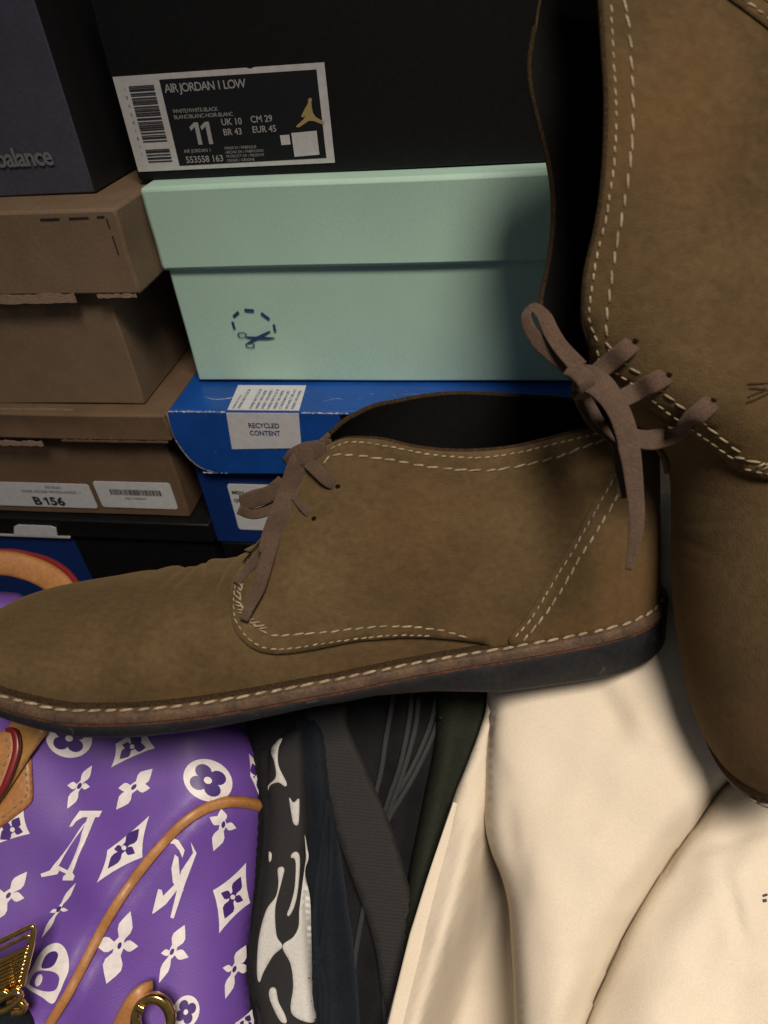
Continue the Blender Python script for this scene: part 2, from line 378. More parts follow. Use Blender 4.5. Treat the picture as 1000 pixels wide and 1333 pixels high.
# black box with the size label
b = thing('shoe_box', (-.06, .47, -.083), 'black shoe box with a white bordered size label, on top of the mint box', 'shoe box', 'shoe boxes stacked against the wall')
cuboid('body', -.1905, .09, .372, .60, -.0828, .025, M['black_card'], b, .001, warp=.0005)
lw, lh = .1068, .0428
LO = np.array([-.1890, .3718, -.0785])                    # lower left corner of the label
lab = plane_poly('size_label', LO, EX, EZ, NF, [(0, 0), (lw, 0), (lw, lh), (lw * .68, lh), (lw * .66, lh - .0006), (lw * .64, lh), (0, lh)], M['white_print'], b, h=.0003)
lp = lambda a, c: (a * lw, (1 - c) * lh)
plane_poly('black_panel', LO, EX, EZ, NF, [lp(.222, .955), lp(.962, .945), lp(.962, .06), lp(.222, .055)], M['label_black'], lab, h=.0004)
rects = []; y = .10
while y < .90:
    t = random.choice((.008, .008, .014, .022)); g = random.choice((.008, .010, .018))
    if not (.68 < y < .74): rects.append((*lp(.066, y + t), *lp(.190, y)))
    y += t + g
many_boxes('barcode', LO, EX, EZ, NF, rects, M['ink'], lab, h=.0005)
def lt(name, s, a, c, size, m=None, **kw):
    x, z = lp(a, c); return text(name, s, LO + x * EX + z * EZ, EX, EZ, NF, size, M[m or 'silver_print'], lab, h=.0006, **kw)
for k in range(9): lt('barcode_digits', '19450181'[k % 8], .040, .14 + k * .085, .0020, 'ink')
lt('model_line', 'AIR JORDAN 1 LOW', .238, .185, .0052, track=.86, bold=.00006)
lt('colour_line', 'WHITE/WHITE-BLACK', .252, .395, .0025, track=.95); lt('colour_line', 'BLANC/BLANC-NOIR-BLANC', .252, .455, .0025, track=.95)
for q in (.318, .372):
    plane_poly('size_number', LO, EX, EZ, NF, [lp(q + a, c) for a, c in ((0, .545), (.026, .50), (.046, .50), (.046, .735), (.026, .735), (.026, .545), (.004, .585))], M['silver_print'], lab, h=.0006)
lt('size_line', 'UK 10', .478, .545, .0041, bold=.00005); lt('size_line', 'BR 43', .478, .650, .0041, bold=.00005)
lt('size_line', 'CM 29', .622, .535, .0041, bold=.00005); lt('size_line', 'EUR 45', .622, .640, .0041, bold=.00005)
lt('small_line', 'AIR JORDAN 1', .262, .815, .0023); lt('style_number', '553558 163', .262, .925, .0043, bold=.00005)
for k in range(4): lt('small_line', ('MADE IN / FABRIQUE', 'HECHO EN / FABRICADO', 'PRODUCT OF / PRODUIT', 'ORIGIN / ORIGINE')[k], .470, .80 + .045 * k, .0018)
jz = lambda x, y: lp((x - 57 - (y - 60) * .13) / 822 + .006, (y - 62) / 375)
fig = [(812, 208), (816, 198), (815, 190), (820, 184), (828, 186), (830, 194), (827, 200), (830, 222), (834, 240), (845, 256), (878, 276), (874, 286), (838, 270), (818, 268), (782, 290), (768, 290), (770, 284), (797, 262), (806, 246), (795, 255), (788, 250), (803, 222)]
fp = np.array([jz(*p) for p in fig])
plane_poly('gold_emblem', LO, EX, EZ, NF, fp, M['gold_print'], lab, h=.0005)
plane_poly('white_square', LO, EX, EZ, NF, [lp(.808, .915), lp(.930, .905), lp(.930, .655), lp(.808, .665)], M['white_print'], lab, h=.0005)
plane_poly('white_square', LO, EX, EZ, NF, [lp(.752, .785), lp(.797, .782), lp(.797, .68), lp(.752, .683)], M['white_print'], lab, h=.0005)

# slate box with lettering
b = thing('shoe_box', (-.30, .45, -.084), 'slate blue grey shoe box with pale lettering, top left of the stack', 'shoe box', 'shoe boxes stacked against the wall')
cuboid('body', -.43, -.2100, .3585, .62, -.0848, .05, M['slate'], b, .0008, warp=.0004)
plane_poly('dark_side_sheet', np.array([-.2098, 0, 0]), EY, EZ, EX, [(.3590, -.0845), (.619, -.0845), (.619, .0495), (.3590, .0495)], M['slate_dark'], b, h=.0002)  # much darker sheet covering the right side of the slate box
text('printed_word', 'balance', np.array([-.2266, .3578, -.0702]), EX, EZ, NF, .0122, M['slate_print'], b, align='RIGHT', sx=.95, bold=.0003, track=.93)

# brown boxes
MANY = 'shoe boxes stacked against the wall'
def torn(name, O_, pts, m, parent, h=.0004):
    pts = np.array(pts, float); return plane_poly(name, O_, EX, EZ, NF, pts, m, parent, h=h)
def jag(x0, x1, zlo, zhi, n, amp):
    xs = np.linspace(x0, x1, n); top = [(x, zhi + random.uniform(-amp, amp)) for x in xs]; bot = [(x, zlo + random.uniform(-amp * .6, amp * .6)) for x in xs[::-1]]
    return top + bot
b = thing('shoe_box', (-.32, .45, -.2), 'upper brown cardboard shoe box with dashed slots cut in its lid, under the slate box', 'shoe box', 'shoe boxes stacked against the wall')
cuboid('body', -.45, -.2085, .337, .56, -.2000, -.088, M['kraft'], b, .001, warp=.0012)
cuboid('lid', -.455, -.1855, .330, .565, -.1290, -.0855, M['kraft'], b, .0016, warp=.0010)
O = np.array([0, .3298, 0])
torn('torn_edge', O, jag(-.30, -.2235, -.1326, -.1276, 26, .0005), M['kraft_torn'], b)
torn('torn_edge', O, jag(-.345, -.252, -.2012, -.1992, 22, .0004), M['kraft_torn'], b)
torn('torn_edge', O, jag(-.2105, -.1880, -.1302, -.1284, 14, .0004), M['kraft_torn'], b)
for (x0, z0), (x1, z1) in (((-.2272, -.0893), (-.2165, -.0893)), ((-.2115, -.0893), (-.2008, -.0893)), ((-.1962, -.0891), (-.1922, -.0891)), ((-.1915, -.0900), (-.1913, -.0945)), ((-.1912, -.0985), (-.1910, -.1075))):
    if abs(x1 - x0) > abs(z1 - z0): pl = [(x0, z0 - .0004), (x1, z1 - .0004), (x1, z1 + .0004), (x0, z0 + .0004)]
    else: pl = [(x0 - .0003, z0), (x1 - .0003, z1), (x1 + .0004, z1), (x0 + .0004, z0)]
    plane_poly('perforation_slot', O, EX, EZ, NF, pl, M['ink'], b, h=.00015)

b = thing('shoe_box', (-.32, .45, -.285), 'lower dark brown cardboard shoe box with two white stickers', 'shoe box', 'shoe boxes stacked against the wall')
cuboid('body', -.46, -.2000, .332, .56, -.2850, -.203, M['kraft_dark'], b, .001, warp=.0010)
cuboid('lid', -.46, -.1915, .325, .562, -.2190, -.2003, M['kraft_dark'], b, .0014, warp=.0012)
torn('torn_edge', np.array([0, .3247, 0]), jag(-.32, -.2790, -.2235, -.2200, 20, .0007), M['kraft_torn'], b)
torn('torn_edge', np.array([0, .3247, 0]), jag(-.2650, -.1940, -.2196, -.2184, 30, .0004), M['kraft_dark'], b)
O = np.array([0, .3317, 0])
s1 = plane_poly('white_sticker', O, EX, EZ, NF, rrect(-.3420, -.2795, -.2655, -.2588, .0022), M['sticker'], b, h=.0003)
s2 = plane_poly('white_sticker', O, EX, EZ, NF, rrect(-.2615, -.2780, -.2065, -.2560, .0022), M['sticker'], b, h=.0003)
text('bin_number', 'B', np.array([-.3125, .3317, -.2775]), EX, EZ, NF, .0096, M['ink'], s1, h=.0005, bold=.0004, sx=1.15)
plane_poly('bin_number', np.array([-.3045, .3317, -.2775]), EX, EZ, NF, [(0, .0048), (.0022, .0066), (.0036, .0066), (.0036, 0), (.0019, 0), (.0019, .0048), (.0006, .0038)], M['ink'], s1, h=.0005)
text('bin_number', '56', np.array([-.2998, .3317, -.2775]), EX, EZ, NF, .0096, M['ink'], s1, h=.0005, bold=.0004, sx=1.15)
text('small_line', 'A0135621', np.array([-.2985, .3317, -.2630]), EX, EZ, NF, .0030, M['ink'], s1, h=.0005)
text('small_line', 'HOME ACCESS WINGS-SWEDE 11', np.array([-.3180, .3317, -.2670]), EX, EZ, NF, .0030, M['ink'], s1, h=.0005)
rects = []; x = -.2515
while x < -.2150:
    t = random.choice((.0003, .0003, .0006, .0009)); rects.append((x, -.2668, x + t, -.2622)); x += t + random.choice((.0003, .0004, .0007))
many_boxes('barcode', O, EX, EZ, NF, rects, M['ink'], s2, h=.0005)
text('small_line', 'X002 5403672', np.array([-.2425, .3317, -.2705]), EX, EZ, NF, .0026, M['ink'], s2, h=.0005)

b = thing('shoe_box', (-.32, .45, FZ), 'black and blue shoe box with a white tab, bottom of the left stack', 'shoe box', 'shoe boxes stacked against the wall')
cuboid('body', -.46, -.1880, .3285, .56, FZ + .001, -.29, M['black_card'], b, .001)
cuboid('lid', -.465, -.1850, .3255, .563, -.3020, -.2860, M['black_card'], b, .0010, warp=.0006)
plane_poly('blue_panel', np.array([0, .3284, 0]), EX, EZ, NF, [(-.46, -.420), (-.2930, -.420), (-.2930, -.3030), (-.46, -.3030)], M['blue_body'], b, h=.0003)
plane_poly('worn_edge', np.array([0, .3253, 0]), EX, EZ, NF, [(-.46, -.3035), (-.2925, -.3028), (-.2915, -.3010), (-.46, -.3018)], M['sticker'], b, h=.0003)
plane_poly('white_tab', np.array([0, .3253, 0]), EX, EZ, NF, [(-.3360, -.3018), (-.3015, -.3012), (-.2995, -.2935), (-.3030, -.2918), (-.3285, -.2918), (-.3320, -.2935)], M['sticker'], b, h=.0005)

# blue box
b = thing('shoe_box', (-.07, .45, -.305), 'bright blue shoe box with scuffed lid and white recycled content sticker, under the mint box', 'shoe box', 'shoe boxes stacked against the wall')
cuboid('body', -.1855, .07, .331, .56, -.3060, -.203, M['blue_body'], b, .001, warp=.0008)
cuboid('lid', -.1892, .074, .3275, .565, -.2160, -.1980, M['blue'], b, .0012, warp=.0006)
fl = [(-.1895, -.1990), (-.1900, -.2130), (-.1880, -.2230), (-.1835, -.2330), (-.1770, -.2395), (-.1680, -.2425), (-.12, -.2415), (-.05, -.2400), (.074, -.2390), (.074, -.1990)]
flap = plane_poly('front_flap', np.array([0, .3272, 0]), EX, EZ, NF, np.vstack([smooth_line(fl[:7], step=.002), fl[7:]]), M['blue'], b, h=.0012, step=.02)
edge = smooth_line(fl[:6], n=30)
ribbon('worn_edge', [(x - .0002, .3262, z, .0008 * random.uniform(.5, 1.3)) for x, z in edge], M['core'], flap, flat=.8, world=True)
ribbon('worn_edge', [(x, .3263, -.2427 + .00003 * k, .0011 * random.uniform(.3, 1.1)) for k, x in enumerate(np.linspace(-.1780, -.160, 14))], M['scuff'], flap, flat=.6, world=True)
ribbon('worn_edge', [(x, .3263, -.2418, .0011 * random.uniform(.3, 1.2)) for x in np.linspace(-.1180, -.102, 12)], M['scuff'], flap, flat=.6, world=True)
ribbon('worn_edge', [(x, .3263, -.1984 + random.uniform(-.0002, .0002), .0011 * random.uniform(.25, 1.2)) for x in np.linspace(-.1885, -.1530, 30)], M['scuff'], flap, flat=.6, world=True)
ribbon('worn_edge', [(x, .3263, -.1984 + random.uniform(-.0002, .0002), .0009 * random.uniform(.2, 1.2)) for x in np.linspace(-.1075, -.080, 24)], M['scuff'], flap, flat=.6, world=True)
for ln in ([(-.172, .343), (-.164, .340), (-.156, .3415), (-.150, .345)], [(-.098, .338), (-.090, .3415), (-.082, .340), (-.074, .3425)], [(-.060, .350), (-.0555, .3455), (-.052, .3415), (-.044, .336)], [(-.0555, .3455), (-.048, .3475), (-.041, .347)], [(-.032, .346), (-.022, .344), (-.012, .345)]):
    ribbon('crease', [(x, y, -.1979, .0005 * random.uniform(.5, 1.2)) for x, y in ln], M['scuff'], b, flat=.3, world=True)
O = np.array([0, .3259, 0]); OT = np.array([0, 0, -.1979])
wl = plane_poly('white_sticker', O, EX, EZ, NF, [(-.1525, -.1986), (-.1088, -.1984), (-.1108, -.2222), (-.1546, -.2240)], M['sticker'], b, h=.0003)
plane_poly('sticker_top', OT, EX, EY, EZ, [(-.1522, .3278), (-.1090, .3278), (-.1115, .357), (-.1548, .357)], M['sticker'], wl, h=.0003)
text('printed_word', 'RECYCLED', np.array([-.1312, .3259, -.2083]), EX, EZ, NF, .0046, M['navy_print'], wl, h=.0005, align='CENTER', sx=.85, bold=.0001)
text('printed_word', 'CONTENT', np.array([-.1315, .3259, -.2135]), EX, EZ, NF, .0046, M['navy_print'], wl, h=.0005, align='CENTER', sx=.85, bold=.0001)
for k in range(11):
    xx = -.1505 + k * .0036
    if k == 2: continue
    text('small_line', random.choice(('INSERT 50% PAPER', 'PAPIER RECYCLE 50', 'CONTENIDO 50%', 'ENTHAELT 50% ALT')), np.array([xx + .002, .3290, -.1976]), EY, -EX, EZ, .0026 if k else .0018, M['navy_print'], wl, h=.0002)
plane_poly('torn_notch', O, EX, EZ, NF, [(-.0850, -.1990), (-.0740, -.1988), (-.0650, -.2010), (-.0700, -.2060), (-.0830, -.2080)], M['hole'], b, h=.0003)
s3 = plane_poly('side_sticker', np.array([0, .3307, 0]), EX, EZ, NF, rrect(-.1665, -.2930, -.1330, -.2545, .002), M['sticker'], b, h=.0003)
text('small_line', 'MEN', np.array([-.1645, .3307, -.2625]), EX, EZ, NF, .0040, M['ink'], s3, h=.0005, bold=.0001)
text('small_line', 'GRN', np.array([-.1645, .3307, -.2690]), EX, EZ, NF, .0040, M['ink'], s3, h=.0005, bold=.0001)

b = thing('storage_box', (-.05, .45, FZ), 'plain black box under the blue shoe box', 'box')
cuboid('body', -.1815, .09, .335, .56, FZ + .001, -.3235, M['black_card'], b, .001)
cuboid('lid', -.1835, .093, .3315, .563, -.3230, -.3068, M['black_card'], b, .0012)

# ------------------------------------------------------------------ boots
def cap_curve(pts):
    P = smooth_line(pts, n=260); return P
PLAN = cap_curve([(-468, 0), (-466, 22), (-455, 52), (-432, 82), (-385, 110), (-310, 131), (-220, 138), (-120, 128), (0, 108), (120, 96), (250, 93), (335, 87), (382, 70), (408, 42), (417, 16), (418, 0)])
_o = np.argsort(PLAN[:, 0]); PU, PW = PLAN[_o, 0], np.clip(PLAN[_o, 1], 0, None)
def Wd(u): return np.interp(u, PU, PW)
def Bs(u): return np.interp(u, [-468, -400, -300, -150, 0, 200, 418], [12, -16, -41, -58, -69, -70, -66])
def th(u): return np.interp(u, [-468, -400, -250, -34, 40, 110, 190, 340, 418], [32, 35, 37, 31, 33, 43, 60, 68, 66])
_TU = np.array([-468, -462, -450, -425, -385, -330, -250, -170, -110, -75, -35, 0, 26, 60, 110, 200, 430.])
_TV = np.array([12, 16, 20, 29, 36, 38, 39, 41, 49, 70, 122, 165, 192, 225, 268, 330, 345.])
_tl = smooth_line(np.stack([_TU, _TV], 1), n=600); _tl = _tl[np.argsort(_tl[:, 0])]
class Boot:
    def __init__(s, anchor, depth, unit, ang, tau, psi=0., rise=1.0, far_raise=38., sag=0., crease=1.):
        a, t, p = map(math.radians, (ang, tau, psi)); s.k = unit; s.rise = rise; s.fr = far_raise; s.sag = sag; s.crease = crease
        eu = np.array([math.cos(a), math.sin(a), 0]); ev0 = np.array([-math.sin(a), math.cos(a), 0]); bk = np.array([0, 0, 1.])
        ev = math.cos(t) * ev0 + math.sin(t) * bk; ey = math.sin(t) * ev0 - math.cos(t) * bk
        eu, ey = math.cos(p) * eu + math.sin(p) * ey, math.cos(p) * ey - math.sin(p) * eu
        s.A = np.stack([eu, ey, ev], 1)                     # columns: u, y, v in camera axes (right, up, back)
        s.O = np.array([(anchor[0] - CX) / F * depth, -(anchor[1] - CY) / F * depth, -depth])
    def T(s, u):
        t = np.interp(u, _tl[:, 0], _tl[:, 1])
        return Bs(u) + (t - Bs(u)) * (1 + (s.rise - 1) * np.clip((20 - u) / 240, 0, 1) * np.clip((u + 475) / 190, 0, 1))
    def half(s, u, v):
        t = np.clip((v - Bs(u)) / np.maximum(s.T(u) - Bs(u), 1e-3), 0, .9995)
        return Wd(u) * np.sqrt(1 - t ** 2.2)
    def w(s, u, y, v):                                     # boot units -> world
        u, y, v = np.broadcast_arrays(np.asarray(u, float), np.asarray(y, float), np.asarray(v, float))
        return (s.O + (np.stack([u, y, v], -1) * s.k) @ s.A.T) @ RB.T
    def nrm(s, u, v, side=-1):
        e = 2.0
        P = lambda a, c: np.stack([a, side * s.half(a, c), c], -1)
        du = P(u + e, v) - P(u - e, v); dv = P(u, v + e) - P(u, v - e)
        n = np.cross(du, dv); n /= np.linalg.norm(n, axis=-1)[..., None] + 1e-9
        n = np.where((n[..., 1:2] * side) < 0, -n, n); return n
    def surf(s, u, v, off=0., side=-1):
        u = np.asarray(u, float); v = np.asarray(v, float)
        n = s.nrm(u, v, side); p = np.stack([u, side * s.half(u, v), v], -1) + n * np.asarray(off)[..., None]
        return s.w(p[..., 0], p[..., 1], p[..., 2]), (n @ s.A.T) @ RB.T
    def trace(s, px):
        """where the boot's near side lies along these photo points"""
        px = np.asarray(px, float); ray = np.stack([(px[:, 0] - CX) / F, -(px[:, 1] - CY) / F, -np.ones(len(px))], 1) @ s.A
        o = -s.O @ s.A; y = np.full(len(px), -60.)
        for i in range(60):
            t = (y * s.k - o[1]) / ray[:, 1]; u = (o[0] + t * ray[:, 0]) / s.k; v = (o[2] + t * ray[:, 2]) / s.k
            u = np.clip(u, -467, 417.5); y = .6 * y + .4 * -s.half(u, np.maximum(v, Bs(u)))
        return np.stack([u, np.clip(v, Bs(u), s.T(u) * .999)], 1)

def lift(Bt, pts, side=-1):
    out = []
    for x, y, d, w_ in pts:
        if d < .1:
            q = Bt.trace([(x, y)]); p, _ = Bt.surf(q[:, 0], q[:, 1], 6., side); d = (p[0] @ R)[2] + d
        out.append((x, y, d, w_))
    return out
def loft_faces(n, m):
    return [[i * m + j, i * m + j + 1, (i + 1) * m + j + 1, (i + 1) * m + j] for i in range(n - 1) for j in range(m - 1)]

B1 = Boot((430, 760), .32, .32 / F, 8.5, 20)
B2 = Boot((962, 478), .250, .307 / F, 97, 12, psi=-6.5, rise=1.16, far_raise=-30, sag=17, crease=.08)

# seams read off the lying boot; the standing boot is its pair
TR = {k: B1.trace(smooth_line(v, step=6)) for k, v in {
    'top': [(430, 582), (445, 575), (460, 572), (496, 573), (538, 582), (580, 587), (625, 587), (670, 582), (720, 570), (767, 557), (800, 552), (818, 551)],
    'top_row': [(433, 588), (448, 580), (465, 577), (510, 582), (550, 590), (600, 595), (640, 594), (680, 587), (725, 576), (765, 566), (790, 560)],
    'top_row2': [(424, 607), (428, 599), (440, 594), (465, 594), (510, 599), (550, 606), (600, 611), (640, 611), (680, 605), (720, 595), (760, 580), (790, 569)],
    'heel_row': [(800, 610), (770, 665), (745, 710), (720, 750), (690, 800), (665, 828)],
    'heel_row2': [(809, 625), (778, 680), (752, 722), (727, 766), (702, 802), (678, 830)],
    'heel_edge': [(812, 566), (803, 590), (795, 608), (765, 662), (740, 706), (715, 746), (685, 797), (660, 829)],
    'low_row': [(330, 735), (319, 765), (315, 785), (324, 804), (337, 817), (355, 826), (385, 824), (421, 821), (460, 816), (496, 813), (535, 813), (580, 819), (612, 829)],
    'low_row2': [(316, 748), (308, 772), (307, 800), (314, 819), (331, 836), (352, 843), (379, 842), (415, 836), (448, 831), (480, 827), (520, 824), (560, 825)],
    'front_row': [(428, 590), (415, 598), (396, 629), (370, 668), (346, 710), (324, 742)],
    'front_row2': [(428, 600), (420, 606), (403, 635), (377, 674), (352, 715), (331, 745)],
    'front': [(430, 582), (412, 592), (392, 622), (366, 662), (341, 706), (318, 737), (303, 767), (302, 800), (309, 824), (328, 842), (352, 849), (379, 848), (415, 842), (460, 833), (490, 830), (535, 827), (580, 829), (622, 834), (640, 838)],
}.items()}

def build_boot(Bt, label, stations=170):
    root = thing('chukka_boot', Bt.w(np.array(0.), np.array(0.), np.array(-100.)), label, 'boot', 'pair of suede boots')
    k = Bt.k
    # vamp with tongue
    us = np.r_[-468 + 30 * (np.linspace(0, 1, 16) ** 2), np.linspace(-436, 12, 190)]; ph = np.linspace(0, np.pi, 57)
    V = []
    for u in us:
        t = np.sin(ph); B_, T_ = Bs(u), Bt.T(u)
        y = -np.sign(np.cos(ph)) * Wd(u) * np.sqrt(np.clip(1 - t ** 2.2, 0, 1)); v = B_ + (T_ - B_) * t
        wr = 2.6 * np.sin((u + 4 * np.sin(ph * 5 + 1)) / 9.5) * math.exp(-((u + 185) / 60) ** 2) + 1.1 * math.sin(u / 23. + .8) * math.exp(-((u + 250) / 110) ** 2)
        wr = wr - sum(a_ * np.exp(-((u + c_ + 9 * np.sin(ph * 2.2 + c_)) / w_) ** 2) for a_, c_, w_ in ((4.5, 236, 4.5), (3.5, 214, 4), (5, 188, 5), (4, 160, 4), (3, 132, 4)))
        v = v + Bt.crease * wr * t ** 2 * np.clip(1 + np.sin(ph * 3 + u / 40.), .1, 1.6)
        V.append(Bt.w(u, y, v))
    obj('vamp', np.array(V).reshape(-1, 3), loft_faces(len(us), len(ph)), M['suede'], root)
    for side in (-1, 1):
        us2 = np.linspace(-30, 230, 60); tt = np.linspace(0, .55, 14); V = []
        for u in us2:
            v = Bs(u) + np.minimum(tt * (Bt.T(u) - Bs(u)), tt / .55 * 75); V.append(Bt.w(u, side * Bt.half(u, v), v))
        obj('vamp_side', np.array(V).reshape(-1, 3), loft_faces(len(us2), len(tt)), M['suede'], root)
    # quarters, lining, collar rims
    top, front = TR['top'], TR['front']
    heel = np.array([[417.6, top[-1, 1] - 2], [417.6, 60], [417.6, -20], [417.6, float(Bs(417))]])
    ub = np.linspace(410, front[-1, 0], 60); base = np.stack([ub, Bs(ub) - 2], 1)
    for side in (-1, 1):
        tp = top.copy(); tp[:, 1] += Bt.sag * np.sin(np.clip((tp[:, 0] - 40) / 320, 0, 1) * np.pi)
        if side > 0: tp[:, 1] += Bt.fr * np.sin(np.clip((tp[:, 0] - 20) / 340, 0, 1) * np.pi) ** 1.7
        topf = tp + np.array([0, 0])
        tail = np.stack([np.linspace(topf[-1, 0], 416.5, 8)[1:], np.linspace(topf[-1, 1], topf[-1, 1] - 3, 8)[1:]], 1)
        hh = smooth_line(np.vstack([[417.4, tail[-1, 1] - 6], heel[1:]]), n=30)
        poly = np.vstack([topf, tail, hh, base, front[::-1][1:-1]])
        keep = [0]
        for i in range(1, len(poly)):
            if np.linalg.norm(poly[i] - poly[keep[-1]]) > 1.5: keep.append(i)
        poly = poly[keep]
        rag = np.zeros(len(poly))
        v, f, be = fill(poly, 9)
        nz = .5 * np.sin(v[:, 0] / 37 + 1.3) * np.sin(v[:, 1] / 29 + .4)
        fr, _ = Bt.surf(v[:, 0], v[:, 1], 5.5 + nz, side); bk, _ = Bt.surf(v[:, 0], v[:, 1], .6, side)
        Vq, Fq = shell(fr, bk, f, be)
        obj('quarter', Vq, Fq, M['suede'], root)
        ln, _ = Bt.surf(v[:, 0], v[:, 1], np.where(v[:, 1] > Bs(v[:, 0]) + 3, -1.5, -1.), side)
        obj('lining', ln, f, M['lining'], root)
        C, N = Bt.surf(topf[:, 0], topf[:, 1], 2.2, side)
        ribbon('collar_rim', np.c_[C, np.full(len(C), 6.5 * k)], M['suede_edge'], root, flat=.9, n=len(C), world=True, seg=8)
    # heel counter over the near and far quarter
    he = TR['heel_edge']
    ub = np.linspace(he[-1, 0] + 3, 417, 50)
    for side in (-1, 1):
        hp = np.vstack([he, np.stack([ub, Bs(ub) - 1], 1), [[417.4, -20], [417.4, 60], [417.4, he[0, 1] - 2]], np.stack([np.linspace(414, he[0, 0] + 4, 8), np.linspace(he[0, 1] + 3, he[0, 1] + 1, 8)], 1)])
        v, f, be = fill(hp, 9)
        fr, _ = Bt.surf(v[:, 0], v[:, 1], 8.2, side); bk, _ = Bt.surf(v[:, 0], v[:, 1], 4.5, side)
        obj('heel_counter', *shell(fr, bk, f, be), M['suede'], root)
    # thread rows
    for nm, off, pitch, L, wd in [q for q in (('top_row', 5.6, 9.5, 6.6, 2.3), ('top_row2', 5.6, 16, 12.5, 2.7), ('heel_row', 8.3, 10.5, 7.5, 2.5), ('heel_row2', 8.3, 14, 11.5, 3.4), ('low_row', 5.6, 14, 11, 2.7), ('low_row2', 5.6, 9.5, 6.5, 2.2), ('front_row', 5.6, 9.5, 6.5, 2.3), ('front_row2', 5.6, 14, 11, 2.7)) if not (Bt is B1 and q[0].startswith('front'))]:
        tr = TR[nm].copy()
        if nm.startswith('top'): tr[:, 1] += Bt.sag * np.sin(np.clip((tr[:, 0] - 40) / 320, 0, 1) * np.pi)
        C, N = Bt.surf(tr[:, 0], tr[:, 1], off, -1)
        stitches('seam_stitching', C, N, pitch * k, L * k, wd * k, M['thread'], root, slant=.12)
    # bar tack at the lower front corner
    q = B1.trace(smooth_line([(318, 762), (312, 785), (320, 800), (336, 812), (350, 822)], step=4)); C, N = Bt.surf(q[:, 0], q[:, 1], 6.4, -1)
    stitches('seam_stitching', C, N, 6 * k, 8 * k, 3.2 * k, M['thread'], root, slant=.9, jit=.35)
    # sole layers
    def ring(off):
        P = PLAN.copy(); T = np.gradient(P, axis=0); T /= np.linalg.norm(T, axis=1)[:, None]
        Q = P + off * np.stack([-T[:, 1], T[:, 0]], 1); Q[:, 1] = np.clip(Q[:, 1], 0, None); Q[0, 1] = Q[-1, 1] = 0; return Q
    def layer(name, prof, m, rough=0.):
        rows = []
        for off, fv in prof:
            Q = ring(off); uu = PLAN[:, 0]; v = fv(uu)
            n_ = rough * np.sin(uu * 3.1) * np.sin(uu * .7)
            near = Bt.w(Q[:, 0], -Q[:, 1] - n_, v + n_); far = Bt.w(Q[:, 0], Q[:, 1], v)
            rows.append(np.vstack([near, far[::-1][1:-1]]))
        V = np.array(rows); n = V.shape[1]; Fc = []
        for i in range(len(prof) - 1):
            for j in range(n): Fc.append([i * n + j, i * n + (j + 1) % n, (i + 1) * n + (j + 1) % n, (i + 1) * n + j])
        h = len(PLAN)
        for base_ in (0, (len(prof) - 1) * n):
            for j in range(h - 1):
                a, c = j, j + 1; fa, fc = (n - a) % n, (n - c) % n
                if a == 0: Fc.append([base_, base_ + c, base_ + fc])
                elif c == h - 1: Fc.append([base_ + a, base_ + c, base_ + fa])
                else: Fc.append([base_ + a, base_ + c, base_ + fc, base_ + fa])
        return obj(name, V.reshape(-1, 3), Fc, m, root, 'auto')
    layer('insole', [(-14, lambda u: Bs(u) + 3), (-14, lambda u: Bs(u) + 1)], M['lining'])
    layer('welt', [(8, lambda u: Bs(u) + 1), (14.5, lambda u: Bs(u) - 1), (17, lambda u: Bs(u) - 6), (16, lambda u: Bs(u) - 12)], M['welt'], .3)
    layer('midsole', [(14, lambda u: Bs(u) - 12), (14.5, lambda u: Bs(u) - 17)], M['midsole'], .5)
    layer('outsole', [(13.5, lambda u: Bs(u) - 17), (15, lambda u: Bs(u) - 21), (13.5, lambda u: Bs(u) - th(u) + 6), (9, lambda u: Bs(u) - th(u))], M['rubber'], .4)
    layer('upper_edge_bead', [(0, lambda u: Bs(u) + 5), (5, lambda u: Bs(u) + 4.5), (6, lambda u: Bs(u) + .5)], M['suede_edge'], .4)
    Q = ring(10.5); v = Bs(PLAN[:, 0]) + 1.5
    C = Bt.w(Q[:, 0], -Q[:, 1], v); N = np.tile(((np.array([0, -.25, 1.]) @ Bt.A.T) @ RB.T), (len(C), 1))
    stitches('welt_stitching', C, N, 18.5 * k, 14.5 * k, 4.2 * k, M['thread'], root, slant=.1)
    return root

boot1 = build_boot(B1, 'brown suede boot lying across the pile, toe at the left edge')
boot2 = build_boot(B2, 'brown suede boot standing toe down at right, laces tied in a bow')

